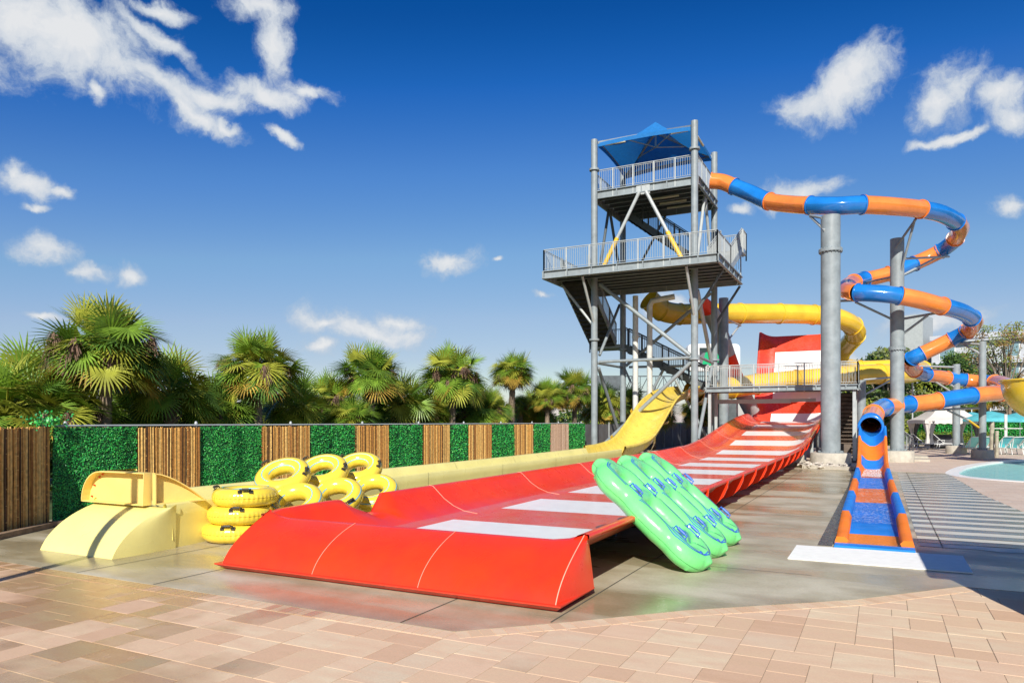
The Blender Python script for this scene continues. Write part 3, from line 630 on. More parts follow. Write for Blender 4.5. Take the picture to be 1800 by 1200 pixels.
for i,(a,b) in enumerate(((7.04,10.4),(10.4,14.1),(14.1,17.8),(17.8,21.5),(21.5,25.2),(25.2,28.2))):
    mb=MB(); mb.grid(ychan(a+(.006 if i else 0),b-.006,10)); 
    build('runout_section',mb,YEL,yel)
def sweepU(mb,pts,ups,prof,mi=0,mf=None,close=False):
    rows=[]
    for i,p in enumerate(pts):
        t=(pts[min(i+1,len(pts)-1)]-pts[max(i-1,0)]).normalized(); u=Vector(ups[i]) if isinstance(ups,list) else Vector(ups)
        x=t.cross(u).normalized(); n=x.cross(t).normalized(); rows.append([p+x*a+n*b for a,b in prof])
    mb.grid(rows,mi,close_u=close,mf=mf)
# open chute climbing to the tube (inner + outer skin)
ch=cat([(-10.15,28.2,.2),(-10.12,30,.27),(-10.03,31.6,.5),(-10.05,33.2,1.05),(-10.08,34.8,1.75),(-10.1,36.4,2.4),(-10.0,38,2.85),(-9.85,39.6,3.1),(-9.5,41.2,3.25)],5)
for j in range(4):
    seg=ch[j*10:j*10+11]
    W=.8+.0*j; prof=[(.86*math.cos(a)*(1),-.0+.62*(1-math.sin(a))*1.15) for a in[PI*k/14 for k in range(15)]]
    prof=[(.86,.66)]+prof[1:-1]+[(-.86,.66)]+[(-.93,.64),(-.93,.56)]+[(.9*math.cos(a),.62*(1-math.sin(a))*1.15-.05) for a in[PI-PI*k/14 for k in range(1,14)]]+[(.93,.56),(.93,.64)]
    mb=MB(); sweepU(mb,seg,(0,0,1),prof,close=True,mf=lambda i,k:0); build('chute_section',mb,mat('warm yellow gelcoat' ,(.82,.62,.1),.3,coat=.3) if j==0 else MATS['warm yellow gelcoat'],yel)  # one even yellow base colour on every chute section
    if j<3:
        s=MB(); sweepU(s,ch[j*10+10:j*10+12],(0,0,1),[(1.02,.7),(.98,.35),(.8,.02),(.4,-.14),(0,-.17),(-.4,-.14),(-.8,.02),(-.98,.35),(-1.02,.7)]); build('rib',s,YELG,yel)
yt=[(1140,526,43.6),(1163,545,44),(1195,552,44.5),(1240,551,45),(1300,551,46.2),(1370,551,47.2),(1430,553,47.8),(1472,559,48.2),(1499,573,49.2),(1503,590,50.2),(1490,606,51.8),(1476,624,53),(1478,640,54.5),(1510,648,55.3),(1560,647,55),(1602,647,53.5),(1619,650,51),(1600,656,48.8),(1545,657,47.2),(1480,661,46.3),(1400,668,45.8),(1330,675,45.2),(1285,682,44.5),(1250,688,43.6),(1228,692,42.6)]
def tubeprof(r,n=20,nub=.035):
    o=[]
    for k in range(n):
        a=2*PI*k/n; rr=r
        o.append((rr*math.cos(a),rr*math.sin(a)))
        if k in(0,n//2):
            s_=1 if k==0 else -1; o[-1]=(s_*(r+nub),-.012*s_*0-.018); o.append((s_*(r+nub),.018)) if k==0 else o.insert(len(o)-1,(s_*(r+nub),.018))
    return o
def flume(name,parent,ctrl,r,secs,mats,nseg=5,flr=.05):
    pts=cat([ad(*c) for c in ctrl],nseg)
    for (a,b,mi) in secs:
        seg=pts[a*nseg:b*nseg+1]
        if len(seg)<2: continue
        mb=MB(); sweepU(mb,seg,(0,0,1),tubeprof(r),close=True)
        # thick joint flanges
        for q,e in((0,1),(-1,-2)):
            t=(seg[e]-seg[q]).normalized(); p0=seg[q]; p1=p0+t*.045
            sweepU(mb,[p0,p0+t*.001,p1,p1+t*.001],(0,0,1),[((r+flr)*math.cos(2*PI*k/24),(r+flr)*math.sin(2*PI*k/24)) for k in range(24)],close=True)
            c=p1
            for pp in(p0,p1):
                x=t.cross(Vector((0,0,1))).normalized(); n=x.cross(t); ri=[pp+(x*math.cos(2*PI*k/24)+n*math.sin(2*PI*k/24))*(r-.002) for k in range(24)]; ro=[pp+(x*math.cos(2*PI*k/24)+n*math.sin(2*PI*k/24))*(r+flr) for k in range(24)]
                mb.grid([ri,ro],close_u=True,smooth=False)
        build(name,mb,mats[mi],parent)
    return pts
secs=[(0,1,0),(1,2,0),(2,4,0),(4,5,0),(5,6,0),(6,8,0),(8,9,0),(9,11,0),(11,13,0),(13,15,0),(15,16,0),(16,18,0),(18,19,0),(19,20,0),(20,21,0),(21,22,0),(22,24,0)]
flume('tube_section',yel,yt,.64,secs,[YELG],6)
# joining sleeve down to the chute
mb=MB(); sweepU(mb,cat([ad(1228,692,42.6),Vector((-9.35,41.9,3.6)),Vector((-9.5,41.2,3.55))],5),(0,0,1),tubeprof(.66),close=True); build('tube_section',mb,YELG,yel)
# framed gate box standing on the end of the yellow runout
box=thing('gate_box',(-10,7.1,.6),'amber framed gate box with curved sides standing on the front end of the yellow runout','gate box')
def framed(mb,pts,depth,rimw,nrm):
    nrm=Vector(nrm); P=[Vector(p) for p in pts]; mb.add(P,[tuple(range(len(P)))]); n=len(P)
    mb.plate([p-nrm*.012 for p in P],.012)
    for i in range(n):
        a,b=P[i],P[(i+1)%n]; c=(b-a).normalized().cross(nrm).normalized()
        mb.add([a,b,b+nrm*depth,a+nrm*depth,a+c*.015,b+c*.015,b+c*.015+nrm*depth,a+c*.015+nrm*depth],[(0,1,2,3),(4,7,6,5),(3,2,6,7)])
arc=[(-11.06+.62*(1-math.cos(t*PI/2.4)),7.06,.62+.48*math.sin(t*PI/2)) for t in[i/8 for i in range(9)]]
mb=MB(); framed(mb,arc+[(-9.75,7.08,1.1),(-9.6,7.08,1.1),(-9.6,7.06,.62)],.13,.05,(0,-1,0)); build('front_panel',mb,YELB,box)
mb=MB(); arc2=[(-9.53+.22*t,7.04+.72*t,1.1-.45*t**1.5) for t in[i/8 for i in range(9)]]
framed(mb,[(-9.53,7.04,.64)]+arc2,.1,.05,(.956,-.292,0)); build('side_panel',mb,YELB,box)
mb=MB(); rows=[]
for i in range(9):
    x,y,z=arc[i]; rows.append([(x-.06,y-.02,z),(x-.03,y+.5,z),(x-.0,y+.5,z-.03),(x-.02,y,z-.03)])
mb.grid(rows,close_u=True); build('curved_side',mb,YEL,box)
mb=MB(); mb.plate([(-10.35,7.2,1.07),(-9.66,7.2,1.07),(-9.5,7.7,.72),(-10.7,7.7,.72)],.02); build('back_panel',mb,YELB,box)
mb=MB()
for i in(1,3,5,6):
    x,y,z=arc[i]; mb.tube([(x+.09,y-.01,z-.02),(x+.09,y-.03,z-.02)],.014,6)
build('bolt',mb,DRED,box)
# small golden bowl at the right edge
bowl=thing('yellow_bowl_slide',ad(1830,660,30),'golden yellow slide bowl poking in at the right edge of the photo above the umbrellas','slide bowl')
mb=MB(); c=ad(1835,668,31); rows=[]
for i in range(9):
    a=i/8*PI/2; rows.append([c+Vector((1.58*math.cos(t)*math.cos(a*.99),1.58*math.sin(t)*math.cos(a*.99),-1.75*math.sin(a)**1.0+.0)) for t in[2*PI*k/28 for k in range(28)]])
mb.grid(rows,close_u=True); build('bowl',mb,YELG,bowl)
mb=MB(); mb.tube([c+Vector((1.6*math.cos(2*PI*k/28),1.6*math.sin(2*PI*k/28),0)) for k in range(28)],.05,6,closed=True); build('rim',mb,YELG,bowl)
mb=MB(); mb.tube([c+Vector((0,0,-1.7)),Vector((c.x,c.y,0))],.2,12); build('support_leg',mb,STE,bowl)
# feeder of the red slide : red and white half pipe dropping behind the pillar
fd=thing('red_feeder_slide',ad(1243,530,42),'red and white trough dropping from the tower behind the grey pillar to the red hump','water slide')
fp=cat([ad(1222,535,41.6),ad(1242,552,42.4),ad(1256,580,43.2),ad(1272,628,44.2),ad(1292,680,45.2),ad(1316,728,46.6)],5)
for j in range(5):
    mb=MB(); pr=[(.52*math.cos(a),.5-.56*math.sin(a)) for a in[PI*k/12 for k in range(13)]]; sweepU(mb,fp[j*5:j*5+6],(0.1,-.1,1),pr+[(x*1.06,y-.05) for x,y in pr[::-1]],close=True,mf=lambda i,k:0 if k<12 else 1)
    build('trough_section',mb,[RED,RED if j in(0,3) else STL],fd)
# ------------------------------------------------------------------ orange and blue tube slide
ob=thing('orange_blue_tube_slide',(-.1,11.7,0),'narrow enclosed slide of orange and blue tubes winding round grey columns to an open flume','water slide')
C=[('O',1249,318,36.2),('',1270,320,36),('B',1290,328,35.6),('',1320,340,35),('O',1352,354,34),('',1388,359,33),('B',1424,361,31.9),('',1470,362,31.1),('O',1516,360,31),('',1570,363,31.4),('B',1619,368,32.2),('',1655,376,33),('O',1680,390,34.2),('',1687,404,35.5),('B',1679,420,36.6),('',1668,431,37.2),('O',1652,442,37.7),('',1630,453,38),('B',1608,463,38),('',1585,473,38),('O',1563,481,38),('',1540,487,38),('B',1520,491,37.8),('O',1501,496,37),('',1489,503,35.6),('',1489,511,34.2),('B',1507,514,33),('',1545,516,32.5),('O',1581,520,32.3),('',1620,528,32.4),('B',1656,538,32.8),('',1688,547,33.8),('O',1708,559,35),('',1711,570,36.2),('B',1699,583,37),('O',1672,597,37.6),('',1645,610,37.9),('B',1622,621,38.1),('O',1602,631,38.4),('',1599,642,39.4),('B',1608,651,40.4),('O',1628,658,41.4),('',1648,661,42),('B',1664,664,42.4),('',1680,666,42.6),('O',1697,668,42.6),('',1714,670,42.4),('B',1730,671,42),('O',1748,671,41.2),('',1762,673,40),('B',1773,679,38.4),('',1772,687,36.8),('O',1758,691,35.7),('',1736,692,35.1),('B',1710,695,34.8),('',1680,699,34.7),('O',1650,704,34.6),('',1622,708,34.5),('B',1600,710,34.3),('O',1575,713,33.9),('B',1555,716,33.2),('',1543,720,32.3),('O',1535.5,727,31.2),('',1532,735,30.2),('B',1531,743,29.3),('E',1530.5,750,28.6)]
ctrl=[(c[1],c[2],c[3]) for c in C]; st=[i for i,c in enumerate(C) if c[0]]; secs=[(a,b,0 if C[a][0]=='O' else 1) for a,b in zip(st,st[1:])]
flume('tube_section',ob,ctrl,.385,secs,[ORA,BLU],4,.045)
mc=ad(1530.5,750,28.6)
mb=MB(); mb.tube([mc+Vector((.43*math.cos(2*PI*k/32),0,.43*math.sin(2*PI*k/32))) for k in range(32)],.055,8,closed=True); build('mouth_ring',mb,BLU,ob)
FZ=[(11.5,.035),(27.3,.06),(28.3,.14),(29.3,.36),(30.3,.72),(31.3,1.12),(31.9,1.3)]
def chan(y):
    z=(lerp(y-.3,FZ)+lerp(y,FZ)+lerp(y+.3,FZ))/3; cx=lerp(y,[(11.6,-.1),(32,-.33)]); u=lerp(y,[(25,0),(31,1)]); wh=lerp(y,[(11.6,.09),(12.3,.12),(13.6,.2),(14.2,.25),(22,.27),(31.9,.42)]); hw=.37+.03*u; fw_=lerp(u,[(0,.36),(1,.16)]); ow=lerp(y,[(11.6,.5),(32,.47)])
    return [(cx-ow-.03,y,.0 if y<28 else z-.1),(cx-ow-.02,y,z+wh-.06),(cx-ow,y,z+wh),(cx-hw-.02,y,z+wh),(cx-hw+.03,y,z+wh*.55),(cx-fw_-.0,y,z+.05*u+.0),(cx-fw_*.5,y,z),(cx,y,z),(cx+fw_*.5,y,z),(cx+fw_,y,z+.05*u),(cx+hw-.03,y,z+wh*.55),(cx+hw+.02,y,z+wh),(cx+ow,y,z+wh),(cx+ow+.02,y,z+wh-.06),(cx+ow+.03,y,.0 if y<28 else z-.1)]
for i,(a,b,fm,wm) in enumerate(((12.95,14.1,1,0),(14.1,18,1,1),(18,21.7,0,0),(21.7,25.8,1,1),(25.8,28.4,0,0),(28.4,29.5,1,0),(29.5,30.8,0,0),(30.8,31.9,1,1))):
    n=max(4,int((b-a)/.3)); mb=MB(); mb.grid([chan(a+(b-a)*k/n) for k in range(n+1)],mf=lambda i,k,fm=fm,wm=wm:fm if 4<=k<=9 else wm)
    build('flume_section',mb,[ORAD,BLUD],ob)
mb=MB(); n=8; mb.grid([chan(11.85+(12.95-11.85)*k/n) for k in range(n+1)],mf=lambda i,k:1 if 4<=k<=9 else 0)
e=chan(11.85); mb.add(e,[tuple(range(len(e)))]); build('flume_end',mb,[ORAD,ORAF],ob)
mb=MB(); mb.box((-.62,11.58,.0),(.42,11.85,.045)); build('front_lip',mb,BLUD,ob)
mb=MB(); mb.grid([[(lerp(y,[(11.6,-.1),(32,-.33)])+q,y,lerp(y,FZ)+.035+.012*math.sin(y*3+q*9)) for q in(-.37,-.2,0,.2,.37)] for y in[14.2+.4*k for k in range(30)]]); build('water',mb,WATR,ob)
mb=MB(); mb.grid([[(lerp(y,[(11.6,-.1),(32,-.33)])+q,y,lerp(y,FZ)+.04+.02*math.sin(y*9+q*19)) for q in(-.36,-.2,0,.2,.36)] for y in[25.8+.25*k for k in range(11)]]); build('foam',mb,FOAM,ob)
mb=MB(); mb.grid([[(-.1+q,y,lerp(y,FZ)+.03+.006*math.sin(y*19+q*29)) for q in[-.44+.11*k for k in range(9)]] for y in[11.6+.14*k for k in range(3)]]); build('foam',mb,FOAM2,ob)
# ------------------------------------------------------------------ grey columns
def column(px,ytop,d,r,label,foot=(.7,.5),arms=(),fl=None,ybase=None,m=STE):
    b=ad(px,HY,d); top=HC+(HY-ytop)/F*d; t=thing('support_column',(b.x,b.y,0),label,'column','grey columns that carry the slides'); mb=MB()
    h=foot[1] if foot else 0
    mb.tube([(b.x,b.y,h-.05),(b.x,b.y,top)],r,28,cap=False); mb.tube([(b.x,b.y,top-.02),(b.x,b.y,top)],[r*.97,r*.97],28); build('shaft',mb,m,t)
    if foot:
        mb=MB(); mb.tube([(b.x,b.y,-.05),(b.x,b.y,h-.04),(b.x,b.y,h)],[foot[0],foot[0],foot[0]-.05],28); build('footing',mb,CONC2,t)
        mb=MB()
        mb.tube([(b.x,b.y,h),(b.x,b.y,h+.03)],[r*1.35]*2,28)
        for k in range(12): a=2*PI*k/12; mb.tube([(b.x+r*1.2*math.cos(a),b.y+r*1.2*math.sin(a),h+.03),(b.x+r*1.2*math.cos(a),b.y+r*1.2*math.sin(a),h+.09)],.025,6)
        build('base_plate',mb,STE,t)
    if fl:
        z=HC+(HY-fl)/F*d; mb=MB()
        mb.tube([(b.x,b.y,z-.06),(b.x,b.y,z+.06)],[r*1.22]*2,28); 
        for k in range(18): a=2*PI*k/18; mb.tube([(b.x+r*1.14*math.cos(a),b.y+r*1.14*math.sin(a),z-.1),(b.x+r*1.14*math.cos(a),b.y+r*1.14*math.sin(a),z+.1)],.02,5)
        build('flange',mb,STE,t)
    for p,q,pm in arms:
        mb=MB(); mb.tube([ad(*p),ad(*q)],.055,8); build('bracket_arm',mb,(STL,STE,PAD)[pm],t)
    return t
column(1460,380,30.4,.385,'thickest grey column, rock bed at its foot, just right of the red slide',(.8,.55),[((1424,380,31.6),(1450,405,30.2),0),((1424,379,31.6),(1445,383,30.4),1)],441)
column(1577,420,33.8,.3,'tall grey column standing in the middle of the blue and orange spiral',(.72,.5),[((1610,385,32.4),(1569,443,33.8),1),((1608,386,32.4),(1581,487,33.7),1),((1668,451,37.4),(1586,455,33.9),0),((1650,451,37.4),(1586,484,33.8),0),((1473,529,34.6),(1568,526,33.8),1),((1504,531,33.2),(1568,561,33.8),1),((1652,549,33),(1584,561,33.8),1),((1631,554,32.8),(1584,589,33.8),1),((1520,497,37.6),(1568,487,33.9),1)],613)
column(1727,600,36.2,.165,'slender grey column right of the spiral with a padded brace beside the white gazebo',(.5,.45),[((1686,603,37.3),(1722,605,36.2),0),((1692,604,37.3),(1722,621,36.2),0),((1640,720,35.4),(1722,717,36.2),0),((1666,721,35.4),(1702,738,35.8),0),((1702,738,35.8),(1720,751,36.2),2)])
column(1681,640,42.5,.2,'shorter slender grey column in front of the white gazebo',(.55,.45),[((1605,643,39.6),(1677,645,42.5),0),((1632,650,41.4),(1677,680,42.5),0),((1640,668,41.6),(1674,690,42.5),0),((1640,720,36),(1678,700,42.3),0)])
column(1272,524,42.8,.28,'grey column that stands between the tower leg and the tall red wall',None,[((1302,572,45.4),(1279,562,42.8),1),((1299,573,45.4),(1280,598,42.8),0),((1225,560,44.5),(1266,572,42.8),1)])
column(1514,668,44.5,.26,'short grey column behind the top of the brown stairs',None,[((1582,662,46.5),(1519,667,44.6),0),((1567,667,46.6),(1519,694,44.5),0)])
column(1548,716,33.6,.14,'short thin steel column directly behind the mouth of the blue and orange slide',(.4,.3))
# rock bed and its kerb
mb=MB()
for a,b in(((-3.35,33.3),(-2.75,31.0)),((-2.75,31.0),(-1.02,30.45)),((-1.02,30.45),(-1.02,33.5))): mb.beam((a[0],a[1],.05),(b[0],b[1],.05),.16,.16)
build('kerb',mb,CONC2,**S)
mb=MB(); mb.prism([(-3.3,33.5),(-2.7,31.0),(-1.0,30.5),(-1.0,36),(-3.3,36)],-.02,.03); build('gravel_bed',mb,MULCH,**S)
mb=MB(); random.seed(9)
for i in range(260):
    x=random.uniform(-3.1,-1.15); y=random.uniform(30.6,34); 
    if x<-2.6 and y<31.6: continue
    r=random.uniform(.04,.12); c=Vector((x,y,.05+random.random()*.12)); vs=[];
    for (a,b_,c_) in((1,0,0),(-1,0,0),(0,1,0),(0,-1,0),(0,0,1),(0,0,-1)): vs.append(c+Vector((a*r*random.uniform(.8,1.4),b_*r*random.uniform(.8,1.4),c_*r*.6)))
    mb.add(vs,[(0,2,4),(2,1,4),(1,3,4),(3,0,4),(2,0,5),(1,2,5),(3,1,5),(0,3,5)])
build('rocks',mb,ROCKM,kind='stuff',label='pale broken rocks around the foot of the thick column')
mb=MB(); mb.prism([(-1.0,30),(-.75,29.7),(-.75,40),(-3,40),(-2.9,36),(-1.0,36)],-.02,.02); build('mulch_bed',mb,MULCH,**S)
mb=MB(); mb.tube([(-3.35,33.0,0),(-3.35,33.0,.42),(-3.35,33.,.5)],[.42,.42,.36],16); build('concrete_footing',mb,CONC2,loc=(-3.35,33,0),label='low round concrete stub at the corner of the rock bed',cat='footing')
# ------------------------------------------------------------------ slide tower
tw=thing('slide_tower',(-10.7,37.6,0),'tall grey steel slide tower with two railed decks, stairs and a blue shade canopy','slide tower')
LX0,LX1,LY0,LY1=-13.27,-8.1,35.3,39.95
Z1B,Z1T=9.1,9.5; Z2B,Z2T=13.38,13.8
def fl(mb,x,y,z,r=.26):
    mb.tube([(x,y,z-.05),(x,y,z+.05)],[r]*2,20)
for (x,y,top,fz) in((LX0,LY0,16.45,(6.1,14.9)),(LX1,LY0,16.45,(4.9,15.1)),(LX1,LY1,16.45,(5.2,14.95)),(LX0,LY1,16.35,(6.0,14.9))):
    mb=MB(); mb.tube([(x,y,0),(x,y,top)],.17,16); mb.box((x-.3,y-.3,0),(x+.3,y+.3,.05)); build('leg',mb,STE,tw)
    mb=MB(); [fl(mb,x,y,z) for z in fz]; build('leg_flange',mb,STE,tw)
def railing(parent,pts,h=1.07,sp=1.3,bal=.115,m=STL,drop=.42,name='railing',twin=False,br=.011):
    mb=MB()
    for a,b in zip(pts,pts[1:]):
        a=Vector(a);b=Vector(b);L=(b-a).length; n=max(1,round(L/sp)); up=Vector((0,0,1))
        mb.tube([a+up*h,b+up*h],.024,6); mb.tube([a+up*.1,b+up*.1],.014,5)
        if twin: mb.tube([a+up*(h-.13),b+up*(h-.13)],.02,6)
        else: mb.tube([a+up*(h-.07),b+up*(h-.07)],.012,5)
        for k in range(n+1):
            p=a.lerp(b,k/n); mb.beam(p-up*drop,p+up*h,.06,.06)
        q=int(L/bal)
        for k in range(1,q):
            p=a.lerp(b,k/q); mb.tube([p+up*.1,p+up*(h-.05)],br,4,cap=False)
    return build(name,mb,m,parent)
def deck(parent,x0,x1,y0,y1,zb,zt,name='deck',holes=()):
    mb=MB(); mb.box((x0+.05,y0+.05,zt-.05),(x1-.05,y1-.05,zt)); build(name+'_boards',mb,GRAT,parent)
    mb=MB()
    for (a,b) in(((x0,y0),(x1,y0)),((x0,y1),(x1,y1)),((x0,y0),(x0,y1)),((x1,y0),(x1,y1))):
        e=Vector((b[0]-a[0],b[1]-a[1],0)).normalized(); nr=Vector((e.y,-e.x,0)); c=Vector(((x0+x1)/2,(y0+y1)/2,0))
        if nr.dot(Vector((*a,0))-c)<0: nr=-nr
        A=Vector((*a,0));B=Vector((*b,0)); up=Vector((0,0,1))
        mb.beam(A+up*(zb+zt)/2,B+up*(zb+zt)/2,.03,zt-zb)
        for z in(zb+.02,zt-.02): mb.beam(A+nr*.05+up*z,B+nr*.05+up*z,.12,.04)
        Ln=(B-A).length
        for k in range(int(Ln/1.3)+1):
            p=A+e*(k*1.3)+nr*.05; mb.beam(p+up*(zb+.04),p+up*(zt-.04),.05,.1)
    build(name+'_frame',mb,STE,parent)
    mb=MB(); n=int((y1-y0)/.75)
    for k in range(1,n):
        y=y0+(y1-y0)*k/n; mb.beam((x0+.08,y,zt-.16),(x1-.08,y,zt-.16),.07,.2)
        mb.beam((x0+.08,y,zt-.27),(x1-.08,y,zt-.27),.12,.02,1)
    build(name+'_joists',mb,[STD,STE],parent)
D1=(-15.3,-6.65,33.45,39.6)
deck(tw,*D1,Z1B,Z1T,'lower_deck'); deck(tw,LX0-.1,LX1+.1,LY0+.1,LY1-.0,Z2B,Z2T,'upper_deck')
x0,x1,y0,y1=D1
railing(tw,[(x0,y1,Z1T),(x0,y0,Z1T),(x1,y0,Z1T),(x1,36.7,Z1T)])
railing(tw,[(-13.3,y1,Z1T),(x1,y1,Z1T)])
railing(tw,[(LX0-.1,LY1,Z2T),(LX0-.1,LY0+.1,Z2T),(LX1+.1,LY0+.1,Z2T),(LX1+.1,LY1-1.4,Z2T)],sp=1.05)
railing(tw,[(LX0-.1,LY1,Z2T),(LX1-1.,LY1,Z2T)],sp=1.05)
# short outer flight on the right of the lower deck
def stairs(parent,a,b,w,side,n,m=TREAD,sm=STD,rail=True,closed=True):
    a=Vector(a);b=Vector(b); side=Vector(side).normalized()
    mb=MB()
    for k in range(n):
        p=a.lerp(b,(k+.5)/n); e=Vector((b.x-a.x,b.y-a.y,0)).normalized(); dz=Vector((0,0,.0)); t=.15
        c=p; q=[c-side*w/2-e*t,c+side*w/2-e*t,c+side*w/2+e*t,c-side*w/2+e*t]
        mb.add(q+[v-Vector((0,0,.05)) for v in q],[(0,1,2,3),(7,6,5,4),(0,4,5,1),(1,5,6,2),(2,6,7,3),(3,7,4,0)])
        if closed:
            q=[c-side*w/2-e*t,c+side*w/2-e*t]; mb.add([q[0],q[1],q[1]-Vector((0,0,abs(b.z-a.z)/n)),q[0]-Vector((0,0,abs(b.z-a.z)/n))],[(0,1,2,3)])
    if closed: up=Vector((0,0,-.14)); mb.add([a-side*w/2+up,a+side*w/2+up,b+side*w/2+up,b-side*w/2+up],[(0,1,2,3)])
    build('stair_treads',mb,m,parent)
    mb=MB()
    for s in(-1,1): mb.beam(a+side*s*w/2,b+side*s*w/2,.06,.34)
    build('stringers',mb,sm,parent)
    if rail:
        for s in(-1,1): railing(parent,[a+side*s*w/2+Vector((0,0,.1)),b+side*s*w/2+Vector((0,0,.1))],m=sm,drop=.1,twin=True,sp=1.2,name='stair_railing')
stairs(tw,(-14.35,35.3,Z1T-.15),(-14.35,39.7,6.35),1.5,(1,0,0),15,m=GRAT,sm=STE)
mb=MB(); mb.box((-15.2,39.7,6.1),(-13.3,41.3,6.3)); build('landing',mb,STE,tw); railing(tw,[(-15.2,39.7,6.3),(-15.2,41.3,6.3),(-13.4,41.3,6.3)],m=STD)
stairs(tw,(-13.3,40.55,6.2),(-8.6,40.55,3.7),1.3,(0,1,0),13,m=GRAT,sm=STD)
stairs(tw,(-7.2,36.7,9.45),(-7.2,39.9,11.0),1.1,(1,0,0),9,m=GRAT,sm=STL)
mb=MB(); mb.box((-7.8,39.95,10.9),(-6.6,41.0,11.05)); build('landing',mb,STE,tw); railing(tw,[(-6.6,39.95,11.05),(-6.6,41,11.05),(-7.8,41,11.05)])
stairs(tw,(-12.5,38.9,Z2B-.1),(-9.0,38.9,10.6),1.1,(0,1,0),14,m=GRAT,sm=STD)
mb=MB(); mb.box((-9.0,38.3,10.45),(-6.7,39.5,10.6)); build('landing',mb,STE,tw)
# braces : (px,py)-(px,py) in a vertical plane of the frame
def br(p,q,pl,v,r=.075,m=STE,nm='brace'):
    fn=ayp if pl=='y' else axp; mb=MB(); mb.tube([fn(*p,v),fn(*q,v)],r,10); build(nm,mb,m,tw)
yf=LY0; yb=LY1
br((1055,500),(1213,624),'y',yf,.1); br((1059,783),(1216,635),'y',yf,.1); br((1053,636),(1219,628),'y',yf,.08)
br((1106,645),(1246,642),'y',yb,.07); br((1100,643),(1250,515),'y',yb,.09); br((1188,668),(1246,775),'y',yb,.08); br((1166,649),(1100,779),'y',yb,.08)
br((1054,624),(1089,536),'x',LX0,.08); br((1052,646),(1095,781),'x',LX0,.09); br((1050,638),(1096,646),'x',LX0,.07)
br((1227,772),(1251,646),'x',LX1,.09); br((1227,626),(1253,638),'x',LX1,.08); br((1226,510),(1250,634),'x',LX1,.1,STL)
br((1096,643),(1117,690),'y',yb,.06)
for x in(LX0,LX1):
    mb=MB(); mb.tube([(x,y0+.15,Z1B),(x,LY0-.1,Z1B-2.1)],.07,8); build('knee_brace',mb,STL,tw)
for yy in(LY0,LY1):
    mb=MB(); mb.tube([(x1-.1,yy,Z1B),(LX1+.1,yy,Z1B-1.9)],.07,8); build('knee_brace',mb,STD,tw)
mb=MB(); mb.tube([(x0+.2,LY0,Z1B),(LX0-.1,LY0,Z1B-2.2)],.07,8); build('knee_brace',mb,STL,tw)
# raking struts up to the upper deck, padded at the foot
xm=(LX0+LX1)/2
for s in(-1,1):
    a=Vector((xm+.17*s,LY0-.05,Z2B)); b=Vector((xm+s*2.1,LY0-.2,Z1T+.1)); mb=MB(); mb.tube([a,b],.09,10); build('strut',mb,STL,tw)
    mb=MB(); mb.tube([a.lerp(b,.58),b],.115,12); build('strut_padding',mb,PAD,tw)
    mb=MB(); mb.tube([(LX0,37.6+.1*s,Z2B),(LX0+.1,37.6+s*1.9,Z1T)],.08,8); build('strut',mb,STD,tw)
    mb=MB(); mb.tube([(LX1,37.6+.1*s,Z2B),(LX1,37.6+s*1.9,Z1T)],.08,8); build('strut',mb,STL,tw)
mb=MB(); mb.tube([(xm-.1,LY1,Z2B),(LX0+.3,LY1,Z1T)],.07,8); build('strut',mb,STD,tw)
mb=MB(); mb.box((xm-.35,LY0+.02,Z2B-.1),(xm+.35,LY0+.14,Z2B+.35)); build('gusset',mb,STL,tw)
# tubular lamps under the decks and canopy
for k in range(3):
    mb=MB(); mb.tube([(-10.6+.15*k,36.6+k*.95,Z2B-.02),(-9.2+.15*k,36.6+k*.95,Z2B-.02)],.06,8); build('tube_lamp',mb,LAMP,tw)
# canopy
pk=Vector((xm,37.6,17.75)); cr=[Vector((LX0+.15,LY0+.1,16.3)),Vector((LX1-.12,LY0+.1,16.25)),Vector((LX1-.12,LY1-.1,16.2)),Vector((LX0+.15,LY1-.1,15.95))]
mb=MB(); N=12
for i in range(4):
    a,b=cr[i],cr[(i+1)%4]; rows=[]
    for j in range(N+1):
        v=j/N; row=[]
        for k in range(N+1):
            u=k/N; e=a.lerp(b,u); e=e+(Vector((xm,37.6,0))-Vector((e.x,e.y,0)))*.02*4*u*(1-u); e.z+=.1*4*u*(1-u)
            p=e.lerp(pk,v); p.z-=.32*math.sin(PI*v)
            row.append(p)
        rows.append(row)
    mb.grid(rows); mb.grid([[p+Vector((0,0,-.2)) for p in rows[0]],rows[0]])
build('shade_canopy',mb,CANO,tw)
mb=MB()
for i in range(4):
    a,b=cr[i],cr[(i+1)%4]; mb.tube([a.lerp(b,t/6)+Vector((0,0,.06*math.sin(PI*t/6)))+(Vector((xm,37.6,0))-Vector((a.lerp(b,t/6).x,a.lerp(b,t/6).y,0)))*.04 for t in range(7)],.03,6)
    mb.beam(a,pk-Vector((0,0,.55)),.1,.14)
build('canopy_frame',mb,STE,tw)
mb=MB(); mb.tube([pk-Vector((0,0,.1)),pk-Vector((0,0,1.35))],.05,8)
for i in range(4):
    mid=cr[i].lerp(pk-Vector((0,0,.75)),.5); mb.tube([mid,pk-Vector((0,0,1.35))],.035,6)
build('canopy_post',mb,STL,tw)
for a,b,t0,t1 in((0,1,.08,.3),(0,1,.78,.95),(1,2,.2,.5)):
    A,B=cr[a],cr[b]; mb=MB(); mb.tube([A.lerp(B,t0)-Vector((0,-.1,.12)),A.lerp(B,t1)-Vector((0,-.1,.12))],.06,8); build('tube_lamp',mb,LAMP,tw)
